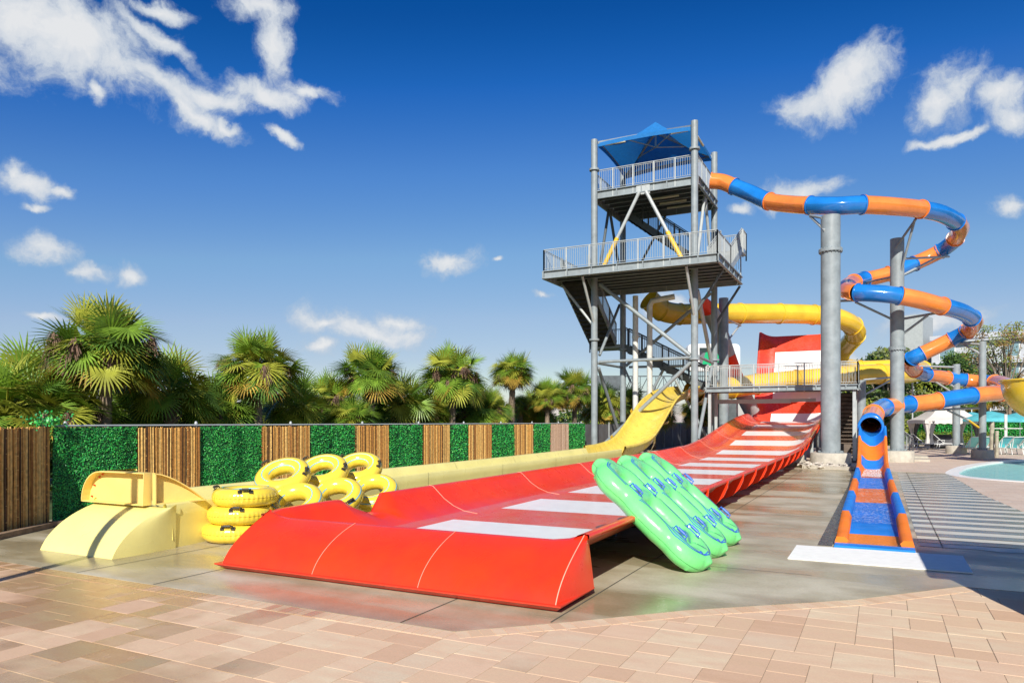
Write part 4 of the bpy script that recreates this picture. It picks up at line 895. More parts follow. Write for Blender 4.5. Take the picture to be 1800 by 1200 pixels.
# white pipes
mb=MB(); mb.tube([axp(1117,520,-11.8),axp(1117,790,-11.8)],.15,12); mb.tube([axp(1117,590,-11.8),axp(1117,594,-11.8)],.19,12); build('water_pipe',mb,PVC,tw)
a=axp(1142,540,-11.1); mb=MB(); mb.tube([a+Vector((1.3,.2,.5)),a+Vector((.5,.1,.4)),a+Vector((.12,0,.32)),a+Vector((0,0,.05)),axp(1142,700,-11.1),axp(1142,775,-11.1)],.15,12); build('water_pipe',mb,PVC,tw)
b=axp(1128,760,-11.3); mb=MB(); mb.tube([Vector((b.x,b.y,2.6)),Vector((b.x,b.y,1.0)),b+Vector((.05,.1,-.25)),b+Vector((.4,.5,-.45))],.16,12); build('water_pipe',mb,PVC,tw)
# ------------------------------------------------------------------ walkway over the red slide with brown stairs
wk=thing('walkway',(-4.5,38,0),'low grey walkway with vertical bar railings crossing over the red slide to brown stairs','walkway')
deck(wk,-8.0,-1.0,37.5,39.3,3.36,3.62,'walkway')
railing(wk,[(-8.0,37.5,3.62),(-1.,37.5,3.62)],sp=1.15,drop=.3); railing(wk,[(-8.,39.3,3.62),(-1.,39.3,3.62),(-1.,37.5,3.62)],sp=1.4,drop=.2)
mb=MB(); mb.beam((-8.2,39.9,2.93),(-4.2,39.9,2.93),.15,.22); build('cross_beam',mb,STL,wk)
mb=MB(); mb.beam((-5.6,39.95,2.93),(-3.,39.95,2.97),.15,.16); build('cross_beam',mb,STL,wk)
for x in(-7.85,-1.15):
    for y in(37.6,39.2): mb=MB(); mb.beam((x,y,0),(x,y,3.36),.14,.14,up=(0,1,0)); build('post',mb,STL,wk)
stairs(wk,(-1.7,39.6,3.4),(-1.7,43.2,.2),1.05,(1,0,0),16,m=TREAD,sm=TREAD,rail=True)
mb=MB(); mb.box((-2.45,38.0,.1),(-2.3,39.2,3.3)); build('side_panel',mb,STD,wk)
mb=MB(); mb.box((-1.95,39.45,.0),(-1.35,39.5,.75)); build('stair_foot',mb,TREAD,wk)
# valve cabinets beneath the walkway on the left
for px,ht,lb in((1272,3.0,'dark grey steel cabinet under the left end of the walkway'),(1238,1.5,'low dark cabinet beside the tower leg')):
    b=gp(px,800); b=ad(px,HY,44); mb=MB(); mb.box((b.x-.35,b.y,0),(b.x+.75,b.y+.6,ht)); mb.box((b.x-.31,b.y-.02,.08),(b.x+.18,b.y,ht-.08)); mb.box((b.x+.22,b.y-.02,.08),(b.x+.71,b.y,ht-.08)); mb.box((b.x-.39,b.y-.04,ht),(b.x+.79,b.y+.64,ht+.04)); build('equipment_cabinet',mb,STD,loc=(b.x,b.y,0),label=lb,cat='cabinet')
# ------------------------------------------------------------------ inflatables
def remesh(mb,vox,sm=8):
    me=bpy.data.meshes.new('tmp'); me.from_pydata([tuple(v) for v in mb.v],[],mb.f); o=bpy.data.objects.new('tmp',me); COL.objects.link(o)
    m=o.modifiers.new('r','REMESH'); m.mode='VOXEL'; m.voxel_size=vox; m.use_smooth_shade=True
    s=o.modifiers.new('s','SMOOTH'); s.factor=.6; s.iterations=sm
    d=bpy.context.evaluated_depsgraph_get(); ev=o.evaluated_get(d); e=bpy.data.meshes.new_from_object(ev)
    bpy.data.objects.remove(o); return e
def torus(mb,cx,cy,Rr,r,cz=0,n=56,k=20,sx=1,sy=1):
    mb.tube([(cx+sx*Rr*math.cos(2*PI*i/n),cy+sy*Rr*math.sin(2*PI*i/n),cz) for i in range(n)],r,k,closed=True)
def arcstrip(mb,cx,cy,Rr,r,phi,a0,a1,w=.011,lift=1.02,n=40):
    rows=[]
    for i in range(n+1):
        a=a0+(a1-a0)*i/n; row=[]
        for f in(-.5,.5):
            ph=phi+f*w/r*2; rad=Rr+r*lift*math.cos(ph); row.append((cx+rad*math.cos(a),cy+rad*math.sin(a),r*lift*math.sin(ph)))
        rows.append(row)
    mb.grid(rows)
def handle(mb,c,dirv,up,L=.17,h=.05,r=.011,flat=False):
    c=Vector(c);d=Vector(dirv).normalized();u=Vector(up).normalized()
    mb.tube([c-d*L/2,c-d*L/2+u*h,c+d*L/2+u*h,c+d*L/2],r,6)
    mb.tube([c-d*L*.3+u*h,c+d*L*.3+u*h],r*1.9,8)
    for s in(-1,1):
        e=c+d*s*L/2; v=u.cross(d); mb.add([e-v*.035-d*.03+u*.002,e+v*.035-d*.03+u*.002,e+v*.035+d*.03+u*.002,e-v*.035+d*.03+u*.002],[(0,1,2,3)])
TR,Tr=.335,.15
def crimp(e,Rr,r,cs,amp=.004,kk=22):
    for v in e.vertices:
        for cx in cs:
            dx=v.co.x-cx; dy=v.co.y; rad=math.hypot(dx,dy)
            if rad>Rr+r*.45 and abs(v.co.z)<r*.6:
                a=math.atan2(dy,dx); f=1-amp/r*.9*abs(math.sin(a*kk))*(1-abs(v.co.z)/(r*.6)); v.co.x=cx+dx*(1-(1-f)*.3); v.co.y=dy*(1-(1-f)*.3)
    return e
mb=MB(); torus(mb,-.43,0,TR,Tr); torus(mb,.43,0,TR,Tr); mb.box((-.16,-.2,-.08),(.16,.2,.08)); DT=remesh(mb,.017,10); crimp(DT,TR,Tr,(-.43,.43)); DT.materials.append(TUBY)
mb=MB(); torus(mb,0,0,.36,.14); ST_=remesh(mb,.017,4); crimp(ST_,.36,.14,(0,),.012); ST_.materials.append(TUBY)
def seam_line(me,n,rx,z=0,w=.003):
    from mathutils.bvhtree import BVHTree
    bv=BVHTree.FromPolygons([v.co for v in me.vertices],[tuple(p.vertices) for p in me.polygons]); pts=[]
    for i in range(n):
        a=2*PI*i/n; c=Vector((rx*math.cos(a),0,z)) if rx else Vector((0,0,z)); d=Vector((math.cos(a),math.sin(a),0)); h=bv.ray_cast(c+d*3,-d)
        if h[0]: pts.append(h[0]+d*.0005+Vector((0,0,.0015*math.sin(i*2.3))))
    mb=MB(); mb.tube(pts,w,4,closed=True); return mb
SEAMT=mat('vinyl weld seam',(.34,.24,.03),.5); SEAMG=mat('green weld seam',(.04,.2,.06),.5)
SD=seam_line(DT,120,.45); SS=seam_line(ST_,90,0); SG=None
def tube_ring(label,double,M,grp):
    root=bpy.data.objects.new('double_swim_tube' if double else 'swim_tube',DT if double else ST_); COL.objects.link(root); setp(root,label,'swim tube',grp); root.matrix_world=M
    st=MB()
    cs=((-.43,.7,2*PI-.7),(.43,PI+.7,3*PI-.7)) if double else((0,0,2*PI),)
    for cx,a0,a1 in cs:
        rr=TR if double else .355
        for ph,l in((R(38),1.015),(R(95),1.0),(R(140),1.01)):
            if not double and ph<1: continue
            arcstrip(st,cx,0,rr,Tr,ph,a0+(.4 if ph<1.5 else -.3),a1-(1.2 if ph>2 else .2),.008,l)
    o=build('stripe',st,LBLU); o.parent=root
    o=build('seam',SD if double else SS,SEAMT); o.parent=root
    for p in((-.85,-.2,0),(-.2,.4,1),(.2,-.42,1),(.86,.15,0)) if double else((.4,-.3,0),(-.43,-.22,0)):
        hm=MB(); x,y,t=p
        if double:
            s=1 if y>0 else -1; cxx=-.43 if x<0 else .43; d=Vector((x-cxx,y,0)).normalized(); pos=Vector((cxx,0,0))+d*(TR+Tr*.62)+Vector((0,0,Tr*.78)); handle(hm,pos,Vector((-d.y,d.x,0)),d*.6+Vector((0,0,1)),.15,.045)
        else:
            d=Vector((x,y,0)).normalized(); pos=d*(.355+Tr*.7)+Vector((0,0,Tr*.70)); handle(hm,pos,Vector((-d.y,d.x,0)),d*.8+Vector((0,0,1)),.16,.05)
        o=build('handle',hm,BLKH); o.parent=root
    return root
zz=.15
for i,lb in enumerate(('bottom tube in the stack of three yellow tubes by the yellow runout','middle tube in the stack of three yellow tubes','top tube in the stack of three yellow tubes')):
    tube_ring(lb,False,Matrix.Translation((-9.0+.05*i,8.1+.05*i,.142+.272*i))@Matrix.Rotation(-.35+.12*i,4,'Z'),'stacked yellow swim tubes')
for i,(yy,xx,z_,tz,lb) in enumerate(((9.08,-8.86,.70,-.56,'nearest of the three leaning yellow double tubes, right behind the stack'),(10.08,-8.86,.72,-.54,'middle of the three leaning yellow double tubes'),(11.08,-8.84,.72,-.52,'farthest leaning yellow double tube, its lower ring showing in the red wall notch'))):
    tube_ring(lb,True,Matrix.Translation((xx,yy,z_))@Matrix.Rotation(tz,4,'Z')@Matrix.Rotation(R(27),4,'Y')@Matrix.Rotation(R(20),4,'X'),'leaning yellow double tubes')
# green mats
def rr_path(L,W,rad,n=10,z=0,bulge=.02):
    pts=[]
    for cx,cy,a0 in((L/2-rad,W/2-rad,0),(-L/2+rad,W/2-rad,PI/2),(-L/2+rad,-W/2+rad,PI),(L/2-rad,-W/2+rad,3*PI/2)):
        for k in range(n): a=a0+PI/2*k/(n-1); pts.append(Vector((cx+rad*math.cos(a),cy+rad*math.sin(a),z)))
    out=[]
    for i,p in enumerate(pts):
        q=pts[(i+1)%len(pts)]; m=max(1,int((q-p).length/.08))
        for k in range(m): out.append(p.lerp(q,k/m))
    return out
mb=MB(); ML,MW=1.88,.93
path=[Vector((p.x,p.y*(1-.2*math.exp(-((p.x-.3)/.16)**2) - .17*math.exp(-((p.x+.45)/.15)**2)),0)) for p in rr_path(ML-.3,MW-.3,.25)]
mb.tube(path,.155,18,closed=True)
mb.tube([(.28,-.3,.0),(.28,0,.0),(.28,.3,.0)],.15,16); mb.tube([(-.46,-.3,.0),(-.46,0,0),(-.46,.3,.0)],.14,16)
mb.box((-.85,-.3,-.12),(.85,.3,.02)); mb.tube([(-.95,0,.02),(-.8,0,.04),(-.62,0,.02)],[.1,.15,.12],14)
mb.tube([(.9,-.15,0),(.9,.15,0)],.14,14)
GM=remesh(mb,.02,9); GM.materials.append(GRN)
def gmat(label,M):
    root=bpy.data.objects.new('green_raft',GM); COL.objects.link(root); setp(root,label,'raft','leaning green rafts'); root.matrix_world=M
    for x,s in((.3,1),(.3,-1),(-.47,1),(-.47,-1)):
        hm=MB(); c=Vector((x,s*.26,.148)); handle(hm,c,(1,0,0),(0,0,1),.19,.05,.012); v=Vector((0,.035,.003))
        hm.add([c+Vector((-.1,-.012,.0)),c+Vector((.1,-.012,.0)),c+Vector((.1,.012,.0)),c+Vector((-.1,.012,.0)),c+Vector((-.1,-.012,.009)),c+Vector((.1,-.012,.009)),c+Vector((.1,.012,.009)),c+Vector((-.1,.012,.009))],[(4,5,6,7),(0,1,5,4),(1,2,6,5),(2,3,7,6),(3,0,4,7)])
        o=build('handle',hm,BLUP); o.parent=root
    st=MB()
    from mathutils.bvhtree import BVHTree
    bv=BVHTree.FromPolygons([v.co for v in GM.vertices],[tuple(p.vertices) for p in GM.polygons])
    def surf(x,y):
        h=bv.ray_cast(Vector((x,y,1)),Vector((0,0,-1))); return (h[0]+h[1]*.004) if h[0] else Vector((x,y,.1))
    def line(pts,w):
        rows=[]
        for i,p in enumerate(pts):
            a=Vector(pts[max(i-1,0)]);b=Vector(pts[min(i+1,len(pts)-1)]); t=(b-a).normalized(); n=Vector((-t.y,t.x))*w/2; rows.append([surf(p[0]+n.x,p[1]+n.y),surf(p[0]-n.x,p[1]-n.y)])
        st.grid(rows)
    for off in(0,.035):
        for s in(1,-1):
            pts=[(.22-off*.5+.0,s*(.3-off)),(.1,s*(.27-off)),(-.05,s*(.26-off)),(-.3,s*(.27-off))] if False else [(.16,s*(.36-off)),(0,s*(.33-off)),(-.2,s*(.33-off)),(-.4,s*(.35-off)),(-.62,s*(.34-off)),(-.74,s*(.28-off)),(-.83,s*(.14-off*.5)),(-.86+off,0)]
            P=cat([(a,b,0) for a,b in pts],5); line([(p.x,p.y) for p in P],.014)
            P=cat([(a,b,0) for a,b in((.42,s*(.33-off)),(.6,s*(.34-off)),(.78,s*(.28-off)),(.88-off,s*.12))],5); line([(p.x,p.y) for p in P],.014)
    def patch(x0,x1,y0,y1):
        n=max(2,int((x1-x0)/.02)); st.grid([[surf(x0+(x1-x0)*i/n,y) for y in(y0,(y0+y1)/2,y1)] for i in range(n+1)])
    patch(-.78,-.66,-.09,-.0); 
    for k in range(4): patch(-.64,-.3+.03*k,-.085+.022*k,-.077+.022*k)
    patch(-.28,-.2,-.09,-.02); patch(-.19,-.16,-.09,-.02); 
    o=build('stripe',st,BLUP); o.parent=root
    o=build('seam',seam_line(GM,160,.6,-.02),SEAMG); o.parent=root
    vm=MB(); q=surf(-.8,.17); vm.tube([q-Vector((0,0,.01)),q+Vector((0,0,.012))],.022,10); o=build('valve',vm,BLUP); o.parent=root
    return root
def raft_matrix(bot,top,tw_=0):
    # local +X runs up the slope, local Z faces up and away from the slide
    b=Vector(bot);t=Vector(top); x=(t-b).normalized(); y=Vector((0,1,0)); y=(y-x*y.dot(x)).normalized(); z=x.cross(y).normalized()
    if z.z<0: z=-z; y=z.cross(x)
    M=Matrix((x,y,z)).transposed().to_4x4(); M.translation=(b+t)/2; return M@Matrix.Rotation(tw_,4,'X')
for i,(yy,lb) in enumerate(((9.3,'nearest green raft leaning on the red slide, lowest in the photo'),(10.34,'middle green raft of the three leaning on the red slide'),(11.38,'farthest green raft, partly hidden behind the other two'))):
    gmat(lb,raft_matrix((-2.08,yy-.2,.145),(-3.24,yy-.03,1.13)))
# ------------------------------------------------------------------ background on the right
# hotel block
hb=thing('hotel_building',(14,112,0),'pale grey hotel block with window bands behind the trees at the right','building')
A=ad(1612,HY,112); Bp=ad(1860,HY,100); d=(Bp-A); d.z=0; Ln=d.length; d.normalize(); nr=Vector((d.y,-d.x,0))
if nr.dot(A)>0: nr=-nr
def bbox(name,s0,s1,z0,z1,out,dep,m,parent=hb):
    mb=MB(); q=[A+d*s0+nr*out,A+d*s1+nr*out,A+d*s1+nr*(out-dep),A+d*s0+nr*(out-dep)]; q=[Vector((p.x,p.y,0)) for p in q]
    mb.add([p+Vector((0,0,z0)) for p in q]+[p+Vector((0,0,z1)) for p in q],[(3,2,1,0),(4,5,6,7),(0,1,5,4),(1,2,6,5),(2,3,7,6),(3,0,4,7)]); return build(name,mb,m,parent)
bbox('wall',2,Ln,0,14.2,0,14,WALLW); bbox('parapet',1.8,Ln+.2,14.2,14.9,.25,14.5,WALLW); bbox('stair_tower',-2.6,.9,0,18.4,.4,6,STL)
for fl_ in range(4):
    z=1.0+fl_*3.4
    bbox('balcony_slab',2,Ln,z+2.5,z+2.75,.9,.9,WALLW)
    for k in range(int(Ln/4)-1):
        w=bbox('window',3+k*4,5.2+k*4,z,z+2.0,.05,.1,WFR); bbox('pane',3.15+k*4,5.05+k*4,z+.1,z+1.9,.08,.02,GLAS,w)
# trees
def tree(px,d,h,rx,ry,n,mis,label,s=.16,gap=.0,bare=False,trunk=.22,z0=.35,seedv=1,clumps=26):
    random.seed(seedv); p=ad(px,HY,d); b=Vector((p.x,p.y,-.1)); t=thing('tree' if not bare else 'sparse_tree',b,label,'tree','trees beyond the pool deck')
    mb=MB(); top=b+Vector((0,0,h*.45)); mb.tube([b,b+Vector((.1,.05,h*.25)),top],[trunk,trunk*.8,trunk*.6],9)
    cl=[]
    for i in range(clumps):
        az=random.random()*2*PI; rr=math.sqrt(random.random()); z=h*(z0+(1-z0)*random.random()); f=1-abs((z/h-z0)/(1-z0)-.45)*1.1; c=b+Vector((math.cos(az)*rx*rr*f,math.sin(az)*rx*rr*f,z)); cl.append(c)
    for c in cl:
        m=top.lerp(c,.5)+Vector((random.uniform(-.3,.3),random.uniform(-.3,.3),random.uniform(-.1,.4))); mb.tube([top-Vector((0,0,random.random()*h*.2)),m,c],[trunk*.42,trunk*.22,.02],5)
    build('trunk',mb,BARK,t)
    mb=MB(); 
    for c in cl:
        mi=random.choice(mis); R_=ry*random.uniform(.6,1.25)
        blob_leaves(mb,c,(R_,R_,R_*.7),n,s,(mi,mi,random.choice(mis)))
        if bare:
            for _ in range(6):
                e=c+Vector([random.gauss(0,R_) for _ in range(3)]); 
    build('crown',mb,LEAF,t); return t
tree(1560,62,7.6,3.6,1.1,260,(0,1,2,4),'dense green tree behind the tall column of the spiral',seedv=31,z0=.12,clumps=40)
tree(1625,66,6.6,4.2,1.2,260,(0,2,4,1),'spreading green tree behind the lower spiral turns, left of the gazebo',seedv=32,z0=.1,clumps=44)
tree(1690,80,9.2,3.6,1.2,240,(0,1,0,1),'dark green round tree in front of the hotel',seedv=33,z0=.3,clumps=32)
tree(1585,72,9.0,3.6,1.1,220,(0,0,4,1),'small topped tree seen left of the dark green tree',seedv=34,z0=.35,clumps=26)
tree(1770,70,11.2,4.8,1.1,80,(3,4,3,2),'sparse brownish tree with bare branches at the right edge',s=.12,bare=True,seedv=35,z0=.3,clumps=46,trunk=.26)
tree(1735,84,9.8,3.8,.9,90,(3,4,0),'thin leaved tree just left of the sparse brownish tree',s=.13,bare=True,seedv=36,z0=.3,clumps=26)
tree(1520,70,6.4,3.6,1.1,240,(2,4,2,0),'yellowish green bushy tree behind the short column at the stairs',seedv=37,z0=.08,clumps=36)
tree(1545,58,4.2,2.4,.9,220,(2,4,2,0),'low yellowish bush tree beneath the orange and blue curve',seedv=38,z0=.05,clumps=30,s=.13)
for px,d_,zc,rad,lb in((1735,66,3.9,1.6,'yellowing palm between the slender column and the hotel'),(1775,64,4.3,1.6,'yellow green palm just left of the golden bowl'),(1710,70,3.6,1.5,'low palm behind the teal umbrellas'),(1222,62,2.9,1.6,'palm seen through the right legs of the tower')): palm(px,d_,zc,rad,2,lb,.14,px,grp='palms around the pool deck')
# green boundary hedge panels and clipped hedge
gh=thing('green_screen_fence',(7,61,0),'bright green artificial hedge fence behind the gazebo and loungers','fence')
for k,(a,b) in enumerate(((1600,1640),(1640,1700),(1700,1760),(1760,1830))):
    p=ad(a,HY,60.5);q=ad(b,HY,57); hedge('hedge_panel',gh,(p.x,p.y),(q.x,q.y),.0,2.15,90+k,dens=260,size=.07,drape=.02)
random.seed(5); mb=MB(); p=ad(1612,HY,58); q=ad(1735,HY,55)
for i in range(30):
    c=p.lerp(q,i/29); blob_leaves(mb,(c.x,c.y,.55),(.5,.5,.6),150,.06,(0,2,2,0))
build('clipped_hedge',mb,LEAF,loc=(p.x,p.y,0),label='clipped yellow green hedge along the foot of the bright green fence',cat='hedge')
# gazebo
G=ad(1661,HY,50.2); gz=thing('gazebo',(G.x,G.y,0),'white two tier canopy gazebo with tied dark and white curtains','gazebo'); gw_=1.85; rz=TH*.55
def gpt(x,y,z): c,s=math.cos(rz),math.sin(rz); return Vector((G.x+x*c-y*s,G.y+x*s+y*c,z))
def roof(name,w0,w1,z0,z1,sag,val):
    mb=MB()
    cs=[(-1,-1),(1,-1),(1,1),(-1,1)]
    for i in range(4):
        a=cs[i];b=cs[(i+1)%4]; rows=[]
        for j in range(7):
            v=j/6; w=w0+(w1-w0)*v; z=z0+(z1-z0)*v-sag*math.sin(PI*v); rows.append([gpt((a[0]+(b[0]-a[0])*k/8)*w,(a[1]+(b[1]-a[1])*k/8)*w,z+.03*math.sin(k/8*PI)) for k in range(9)])
        mb.grid(rows)
        mb.grid([[gpt((a[0]+(b[0]-a[0])*k/24)*w0,(a[1]+(b[1]-a[1])*k/24)*w0,z0+.03*math.sin(k/24*PI)) for k in range(25)],[gpt((a[0]+(b[0]-a[0])*k/24)*w0*1.01,(a[1]+(b[1]-a[1])*k/24)*w0*1.01,z0-val-.03*(k%3)) for k in range(25)]])
    build(name,mb,CREAM,gz)
roof('lower_roof',gw_,.75,1.95,2.75,.1,.2); roof('upper_roof',.95,.03,2.75,3.08,.05,.05)
for i,(sx,sy) in enumerate(((-1,-1),(1,-1),(1,1),(-1,1))):
    c=gpt(sx*1.6,sy*1.6,0); mb=MB(); mb.beam(c,c+Vector((0,0,2.0)),.08,.08,up=(0,1,0)); build('post',mb,STD,gz)
    for m,o in((CREAM,.0),(DRAPE,.22)):
        c2=gpt(sx*(1.6-o),sy*(1.6-.0),0); mb=MB(); rows=[]
        for j in range(9):
            v=j/8; z=1.9-1.85*v; w=lerp(v,[(0,.3),(.45,.09),(.55,.07),(1,.2)]); rows.append([c2+Vector((w*math.cos(a)*(1+.18*math.cos(a*6)),w*math.sin(a)*(1+.18*math.cos(a*6)),z)) for a in[2*PI*k/24 for k in range(24)]])
        mb.grid(rows,close_u=True); build('curtain',mb,m,gz)
mb=MB(); c=gpt(0,.2,0); mb.box((c.x-.9,c.y-.4,.05),(c.x+.5,c.y+.5,.75)); mb.box((c.x-.9,c.y+.35,.7),(c.x+.5,c.y+.5,.95)); mb.box((c.x-.9,c.y-.4,.7),(c.x-.78,c.y+.4,.85)); build('outdoor_sofa',mb,DRAPE,loc=(c.x,c.y,0),label='dark sofa in the shade under the white gazebo',cat='sofa')
# loungers
def lounger(fabric,label,loc,rz,grp='loungers by the pool'):
    t=thing('sun_lounger',(0,0,0),label,'lounger',grp); mb=MB()
    for s in(-1,1):
        mb.tube([(-.95,s*.32,.36),(.25,s*.32,.36),(.95,s*.32,.36)],.025,6); mb.tube([(.2,s*.31,.38),(.85,s*.31,1.0)],.022,6)
        for x in(-.75,.6): mb.tube([(x,s*.32,.36),(x+.08,s*.32,0)],.022,6)
        mb.tube([(.25,s*.37,.36),(.2,s*.37,.6),(.6,s*.37,.62),(.62,s*.37,.36)],.018,6)
    mb.tube([(.65,-.31,.36),(.75,-.31,.85)],.018,5); mb.tube([(-.95,-.32,.36),(-.95,.32,.36)],.025,6); mb.tube([(.85,-.31,1.),(.85,.31,1.)],.022,6); build('frame',mb,WFR,t)
    mb=MB(); mb.plate([(-.93,-.3,.385),(.2,-.3,.37),(.2,.3,.37),(-.93,.3,.385)],.015); build('seat',mb,fabric,t)
    mb=MB(); mb.plate([(.2,-.29,.4),(.84,-.29,1.02),(.84,.29,1.02),(.2,.29,.4)],.015); build('backrest',mb,fabric,t)
    t.location=loc; t.rotation_euler=(0,0,rz); return t
L0=lounger(TEAL,'teal lounger just right of the short slender column',gp(1701,797),R(-90)+TH)
for i,(px,py,lb) in enumerate(((1720.5,797,'teal lounger behind the slender column'),(1774,798,'teal lounger right of the two wooden posts'),(1794.5,798.5,'teal lounger at the right edge of the photo'),(1753.5,797,'teal lounger partly behind the wooden posts'))):
    p=gp(px,py); dupt(L0,(p.x,p.y,0),R(-90)+TH+.03*i,lb)
p=gp(1628,789); n0=lounger(NAVY,'navy lounger with raised back beside the gazebo',(p.x,p.y,0),R(165)+TH)
p=gp(1663,788.5); dupt(n0,(p.x,p.y,0),R(165)+TH,'navy lounger under the right half of the gazebo')
def parasol(px,d,z,r,label):
    p=ad(px,HY,d); t=thing('parasol',(p.x,p.y,0),label,'parasol','teal parasols'); mb=MB(); mb.tube([(p.x,p.y,0),(p.x,p.y,z+.75)],.03,8); build('pole',mb,WFR,t)
    mb=MB(); rows=[]
    for j,(rr,zz_) in enumerate(((.05,.7),(.4,.5),(.8,.2),(1,0),(1.0,-.16))): rows.append([Vector((p.x+r*rr*math.cos(a),p.y+r*rr*math.sin(a),z+zz_*.8+(-.05*abs(math.cos(a*4))*rr if j<3 else 0))) for a in[2*PI*k/32 for k in range(32)]])
    mb.grid(rows,close_u=True); build('canopy',mb,UMB,t)
parasol(1708,52,1.98,1.75,'teal parasol opening just right of the gazebo'); parasol(1741,48,2.0,1.7,'teal parasol behind the two wooden posts'); parasol(1793,50,1.95,1.7,'teal parasol at the right edge below the golden bowl')
for px,py,top,r,lb in((1743.5,803,741,.11,'taller weathered wooden post beside the pool'),(1752,803.5,757,.09,'shorter weathered wooden post beside the taller one')):
    p=gp(px,py); d_=HC*F/(py-HY); z=HC+(HY-top)/F*d_; mb=MB(); mb.tube([(p.x,p.y,-.05),(p.x,p.y,z*.5),(p.x+.01,p.y,z-.03),(p.x+.01,p.y,z)],[r,r*.97,r*.93,r*.75],14); build('wooden_post',mb,mat('grey driftwood' ,(.42,.38,.29),.85,var=.25,vs=6,bump=.5,bs=25) if top==741 else MATS['grey driftwood'],loc=(p.x,p.y,0),label=lb,cat='post')
p=gp(1768,795); mb=MB(); mb.beam((p.x,p.y,0),(p.x,p.y,2.3),.14,.14,up=(0,1,0)); mb.beam((p.x-.9,p.y-.4,1.45),(p.x+.9,p.y+.5,1.45),.05,.05); mb.tube([(p.x,p.y-.09,1.4),(p.x,p.y-.09,1.5)],.06,8); build('shower_post',mb,PVC,loc=(p.x,p.y,0),label='square grey post with a horizontal pipe behind the wooden posts',cat='post')
p=ad(1604,HY,52); mb=MB(); mb.tube([(p.x,p.y,0),(p.x,p.y,4.6)],.05,8); mb.tube([(p.x,p.y,4.6),(p.x,p.y,4.7)],.07,8); build('pole',mb,STL,loc=(p.x,p.y,0),label='thin pale pole left of the gazebo',cat='pole')
# hand rails by the steps left of the gazebo
hr=thing('step_handrail',gp(1596,800),'pair of pale sloping handrails beside the tall column, left of the navy lounger','handrail')
for a,b in(((1588,766,40),(1605,780,38)),((1566,772,40),(1573,782,38.5))):
    p=ad(*a);q=ad(*b); railing(hr,[Vector((p.x,p.y,.35)),Vector((q.x,q.y,0.0))],h=1.0,sp=.8,bal=.2,m=STL,drop=.0,name='rail')
mb=MB(); mb.box((-.0,38.8,-.05),(2.0,42,.09)); mb.box((-.0,40.2,-.05),(2.0,42,.17)); build('low_step',mb,CONC2,loc=(1,40,0),label='two pale concrete steps behind the tall column',cat='steps')
# ------------------------------------------------------------------ far things behind the tower
b0=ad(1255,HY,62); sg=thing('screen_sign',(b0.x,b0.y,0),'big white rounded billboard with a dark colourful screen behind the tower leg','billboard')
u=Vector((CT,ST,0)); f_=Vector((-ST,CT,0))
def W(a,dd,z): return Vector((b0.x,b0.y,0))+u*a+f_*dd+Vector((0,0,z))
def rrect(hw,z0,z1,r,dd,n=6):
    o=[]
    for cx,cz,a0 in((hw-r,z1-r,0),(-hw+r,z1-r,PI/2),(-hw+r,z0+r,PI),(hw-r,z0+r,1.5*PI)):
        for k in range(n): a=a0+PI/2*k/(n-1); o.append(W(cx+r*math.cos(a),dd,cz+r*math.sin(a)))
    return o
hw=46/F*62; z0=HC+(HY-652)/F*62; z1=HC+(HY-604)/F*62
mb=MB(); mb.grid([rrect(hw,z0,z1,.4,0),rrect(hw,z0,z1,.4,.9)],close_u=True,smooth=False); q=rrect(hw,z0,z1,.4,0); mb.add(q,[tuple(range(len(q)))]); q=rrect(hw,z0,z1,.4,.9); mb.add(q,[tuple(range(len(q)))]); build('housing',mb,WFR,sg)
scm=bpy.data.materials.new('screen picture'); scm.use_nodes=True; nt=scm.node_tree; P_=nt.nodes['Principled BSDF']; vo=nd(nt,'ShaderNodeTexVoronoi'); vo.inputs['Scale'].default_value=1.3; geo=nd(nt,'ShaderNodeNewGeometry'); nt.links.new(geo.outputs['Position'],vo.inputs['Vector'])
rmp=nd(nt,'ShaderNodeValToRGB'); e=rmp.color_ramp.elements; e[0].color=(.02,.03,.03,1); e[1].color=(.05,.04,.25,1); rmp.color_ramp.interpolation='CONSTANT'
for q_,c_ in((.35,(.03,.03,.04,1)),(.5,(.01,.3,.12,1)),(.62,(.03,.03,.035,1)),(.8,(.25,.03,.05,1)),(.88,(.12,.12,.13,1))): x_=e.new(q_); x_.color=c_
sp=nd(nt,'ShaderNodeSeparateColor'); nt.links.new(vo.outputs['Color'],sp.inputs[0]); nt.links.new(sp.outputs[0],rmp.inputs[0]); nt.links.new(rmp.outputs[0],P_.inputs['Base Color']); nt.links.new(rmp.outputs[0],P_.inputs['Emission Color']); P_.inputs['Emission Strength'].default_value=.5; P_.inputs['Roughness'].default_value=.3
mb=MB(); zz0=z0+.45;zz1=z1-.35; mb.add([W(-hw+1.0,-.03,zz0),W(hw-.85,-.03,zz0),W(hw-.85,-.03,zz1),W(-hw+1.0,-.03,zz1)],[(0,1,2,3)]); build('screen',mb,scm,sg)
mb=MB(); mb.tube([W(0,.45,0),W(0,.45,z0)],.22,12); build('post',mb,STD,sg)
b1=ad(1135,HY,74); tr=thing('lattice_ride',(b1.x,b1.y,0),'dark steel lattice girder far behind the tower stairs','girder'); mb=MB()
def V(px,py,dd=0): return ad(px,py,74+dd)
for dd in(0,1.2):
    for y in(661,688): mb.tube([V(1098,y,dd),V(1262,y,dd)],.06,5)
    for k in range(12):
        a=1098+k*13.7; mb.tube([V(a,661 if k%2 else 688,dd),V(a+13.7,688 if k%2 else 661,dd)],.045,4); mb.tube([V(a,661,dd),V(a,688,dd)],.04,4)
for px in(1100,1180,1258): mb.tube([V(px,688,.6),Vector((V(px,688,.6).x,V(px,688,.6).y,0))],.12,6)
build('girder',mb,STD,tr)
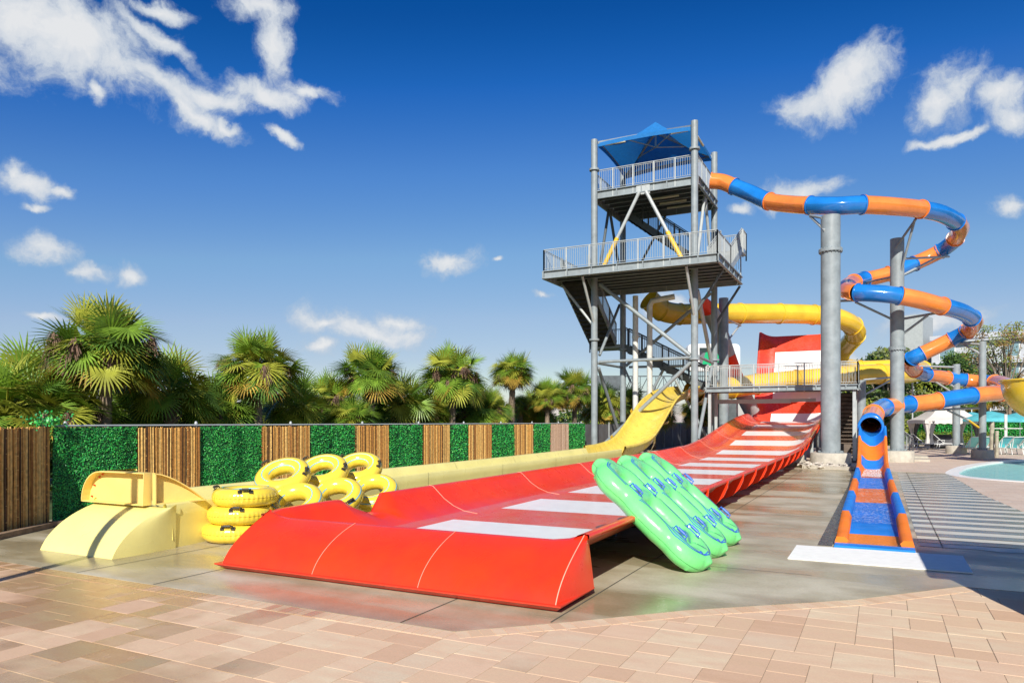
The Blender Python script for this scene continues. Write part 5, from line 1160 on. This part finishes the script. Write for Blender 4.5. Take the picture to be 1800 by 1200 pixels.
p=ad(1068,HY,72); mb=MB(); a_=ad(1044,662,72);b_=ad(1092,662,72); z1=HC+(HY-660)/F*72; z0=HC+(HY-686)/F*72
mb.beam((a_.x,a_.y,(z0+z1)/2),(b_.x,b_.y,(z0+z1)/2),.3,z1-z0)
for q in(a_,b_): mb.tube([(q.x,q.y,0),(q.x,q.y,z0)],.1,6)
build('dark_hoarding',mb,STD,loc=(p.x,p.y,0),label='dark rectangular panel seen between the two left tower legs above the palms',cat='hoarding')
# ------------------------------------------------------------------ guessed post and hut, added unseen outside the frame only to cast shadows
mb=MB(); c=Vector((-8.35,2.2,0)); mb.tube([c,c+Vector((0,0,5.5))],[.085,.07],12); mb.tube([c,c+Vector((0,0,.35))],.14,12); mb.tube([c+Vector((0,0,5.5)),c+Vector((.0,.5,5.9)),c+Vector((0,1.1,5.95))],.04,8); build('shadow_post',mb,STD,loc=c,label='dark shadow post added unseen off the left of the slides for its stripe of shade',cat='shadow post')
ht=thing('shadow_hut',(3.9,7.7,0),'blue grey timber hut added unseen right of the landing mat to cast shade','shadow hut'); mb=MB(); mb.box((1.75,6.8,0),(5.2,9.3,2.35)); build('wall',mb,TIMB,ht)
mb=MB(); mb.plate([(1.62,6.6,2.4),(5.4,6.6,2.4),(5.4,9.45,2.62),(1.62,9.45,2.62)],.07); build('roof',mb,STD,ht)
mb=MB(); mb.box((3.2,6.76,.05),(4.1,6.8,2.05)); build('door',mb,STE,ht)
# ------------------------------------------------------------------ sky, sun, camera
w=bpy.data.worlds.new('World'); sc.world=w; w.use_nodes=True; nt=w.node_tree; L=nt.links; bg=nt.nodes['Background']
sky=nd(nt,'ShaderNodeTexSky'); sky.sky_type='NISHITA'; sky.sun_disc=False; sky.sun_elevation=R(34); sky.sun_rotation=math.atan2(SUN.x,SUN.y); sky.air_density=1.0; sky.dust_density=.35; sky.ozone_density=2.6
hs=nd(nt,'ShaderNodeHueSaturation'); hs.inputs['Hue'].default_value=.507; hs.inputs['Saturation'].default_value=1.22; hs.inputs['Value'].default_value=1; L.new(sky.outputs[0],hs.inputs['Color'])
sm=nd(nt,'ShaderNodeVectorMath',operation='SCALE'); sm.inputs['Scale'].default_value=.135; L.new(hs.outputs[0],sm.inputs[0])
gm0=nd(nt,'ShaderNodeGamma'); gm0.inputs[1].default_value=1.32; L.new(sm.outputs[0],gm0.inputs[0])
hf=nd(nt,'ShaderNodeVectorMath',operation='SCALE'); hf.inputs['Scale'].default_value=.5; L.new(gm0.outputs[0],hf.inputs[0])
gm=nd(nt,'ShaderNodeRGBCurve'); L.new(hf.outputs[0],gm.inputs['Color'])
EX=1.23
for ci,pts_ in enumerate(([(.034,.002),(.048,.0155),(.076,.075),(.153,.205),(.319,.352),(.6,.48)],[(.117,.082),(.153,.135),(.231,.245),(.397,.41),(.672,.52),(1.,.62)],[(.376,.35),(.468,.51),(.631,.63),(.896,.71),(1.2,.76),(1.6,.85)])):
    cv=gm.mapping.curves[ci]; cv.points[0].location=(0,0); cv.points[-1].location=(1,1)
    for x_,y_ in pts_: cv.points.new(x_*.5,y_/EX)
    for p_ in cv.points: p_.handle_type='VECTOR'
gm.mapping.update()
tc=nd(nt,'ShaderNodeTexCoord'); sx=nd(nt,'ShaderNodeSeparateXYZ'); L.new(tc.outputs['Generated'],sx.inputs[0])
az=nd(nt,'ShaderNodeMath',operation='ARCTAN2'); L.new(sx.outputs[0],az.inputs[0]); L.new(sx.outputs[1],az.inputs[1])
el=nd(nt,'ShaderNodeMath',operation='ARCSINE'); L.new(sx.outputs[2],el.inputs[0])
cb=nd(nt,'ShaderNodeCombineXYZ'); L.new(az.outputs[0],cb.inputs[0]); L.new(el.outputs[0],cb.inputs[1])
# warp
def noi(scale,det,src,rough=.55):
    n=nd(nt,'ShaderNodeTexNoise'); n.inputs['Scale'].default_value=scale; n.inputs['Detail'].default_value=det; n.inputs['Roughness'].default_value=rough; L.new(src,n.inputs['Vector']); return n
nw=noi(9,7,cb.outputs[0]); sub=nd(nt,'ShaderNodeVectorMath',operation='SUBTRACT'); L.new(nw.outputs['Color'],sub.inputs[0]); sub.inputs[1].default_value=(.5,.5,.5)
scl=nd(nt,'ShaderNodeVectorMath',operation='SCALE'); scl.inputs['Scale'].default_value=.085; L.new(sub.outputs[0],scl.inputs[0]); wp=nd(nt,'ShaderNodeVectorMath',operation='ADD'); L.new(cb.outputs[0],wp.inputs[0]); L.new(scl.outputs[0],wp.inputs[1])
BL=[(50,40,120,70,-5),(90,50,160,85,8),(150,70,110,60,0),(200,115,110,45,15),(290,145,85,30,20),(360,160,75,22,8),(460,160,80,22,5),(540,160,50,16,5),(478,70,32,80,-10),(450,10,60,25,0),(300,15,45,15,-10),(290,70,70,14,25),(345,195,80,16,25),(400,218,30,10,20),(500,245,32,10,12),(-20,110,60,40,0),(160,160,14,30,-20),
 (35,315,55,30,20),(115,343,28,12,15),(10,290,25,30,0),(75,442,50,22,8),(135,477,40,14,0),(229,494,32,18,0),(50,366,24,9,0),(797,450,36,24,0),(945,520,18,6,0),(650,583,95,24,0),(690,560,42,20,0),(575,580,36,10,0),(1455,165,74,40,-8),(1515,128,60,40,-4),(1480,150,74,40,-10),(1425,175,48,30,0),(1672,160,56,44,-20),(1645,185,36,24,-20),(1765,155,55,32,0),(1790,190,55,22,0),(1680,228,65,9,-8),(1415,332,62,24,5),(1380,345,40,16,0),(1640,572,90,24,0),(1500,640,120,22,0),(1785,352,32,16,0),(560,622,40,12,0),(1310,365,24,10,0),(880,455,12,6,0),(70,560,40,10,0),(1175,550,60,25,0)]
last=None
for (px,py,rx,ry,rot) in BL:
    v=ad(px,py,1)-Vector((0,0,HC)); v.normalize(); a0=math.atan2(v.x,v.y); e0=math.asin(v.z)
    v2=(ad(px+rx,py,1)-Vector((0,0,HC))).normalized(); v3=(ad(px,py-ry,1)-Vector((0,0,HC))).normalized()
    sx_=abs(math.atan2(v2.x,v2.y)-a0); sy_=abs(math.asin(v3.z)-e0)
    mp=nd(nt,'ShaderNodeMapping',vector_type='TEXTURE'); mp.inputs['Location'].default_value=(a0,e0,0); mp.inputs['Rotation'].default_value=(0,0,R(-rot)); mp.inputs['Scale'].default_value=(sx_,sy_,1); L.new(wp.outputs[0],mp.inputs[0])
    ln=nd(nt,'ShaderNodeVectorMath',operation='LENGTH'); L.new(mp.outputs[0],ln.inputs[0])
    if last is None: last=ln.outputs['Value']
    else:
        mn=nd(nt,'ShaderNodeMath',operation='SMOOTH_MIN'); mn.inputs[2].default_value=.45; L.new(last,mn.inputs[0]); L.new(ln.outputs['Value'],mn.inputs[1]); last=mn.outputs[0]
nz=noi(17,11,wp.outputs[0],.68); nz2=noi(5.5,5,wp.outputs[0],.5)
def math_(op,a,b):
    m=nd(nt,'ShaderNodeMath',operation=op)
    for i,x in enumerate((a,b)):
        if isinstance(x,(int,float)): m.inputs[i].default_value=x
        else: L.new(x,m.inputs[i])
    return m.outputs[0]
dn=math_('ADD',math_('SUBTRACT',1.36,last),math_('MULTIPLY',math_('SUBTRACT',nz.outputs['Fac'],.5),2.7))
mk=nd(nt,'ShaderNodeMapRange',interpolation_type='SMOOTHSTEP'); mk.inputs[1].default_value=-.1; mk.inputs[2].default_value=.95; mk.inputs[4].default_value=.96; L.new(dn,mk.inputs[0])
br_=nd(nt,'ShaderNodeMapRange'); br_.inputs[1].default_value=.2; br_.inputs[2].default_value=1.3; L.new(math_('ADD',dn,math_('MULTIPLY',math_('SUBTRACT',nz2.outputs['Fac'],.5),1.)),br_.inputs[0])
cc=nd(nt,'ShaderNodeMix',data_type='RGBA'); cc.inputs['A'].default_value=(.38,.46,.56,1); cc.inputs['B'].default_value=(.66,.67,.68,1); L.new(br_.outputs[0],cc.inputs['Factor'])
fin=nd(nt,'ShaderNodeMix',data_type='RGBA'); L.new(mk.outputs[0],fin.inputs['Factor']); L.new(gm.outputs[0],fin.inputs['A']); L.new(cc.outputs['Result'],fin.inputs['B'])
L.new(fin.outputs['Result'],bg.inputs[0]); bg.inputs[1].default_value=1.0
sl=bpy.data.lights.new('sun','SUN'); sl.energy=4.9; sl.angle=R(.5); sl.color=(1,.95,.86); so=bpy.data.objects.new('sun',sl); COL.objects.link(so); so.rotation_euler=(-SUN).to_track_quat('-Z','Y').to_euler(); so.location=(0,0,30)
cm=bpy.data.cameras.new('camera'); cm.sensor_width=36; cm.lens=F/1800*36; cm.shift_y=(HY-600)/1800; cm.clip_end=6000; co=bpy.data.objects.new('camera',cm); COL.objects.link(co); co.location=(0,0,HC); co.rotation_euler=(PI/2,0,TH); sc.camera=co
sc.view_settings.view_transform='Standard'; sc.view_settings.look='None'; sc.view_settings.exposure=.3; sc.view_settings.gamma=1
sc.cycles.max_bounces=6; sc.cycles.diffuse_bounces=3; sc.cycles.glossy_bounces=3; sc.cycles.transparent_max_bounces=10; sc.cycles.caustics_reflective=False; sc.cycles.caustics_refractive=False
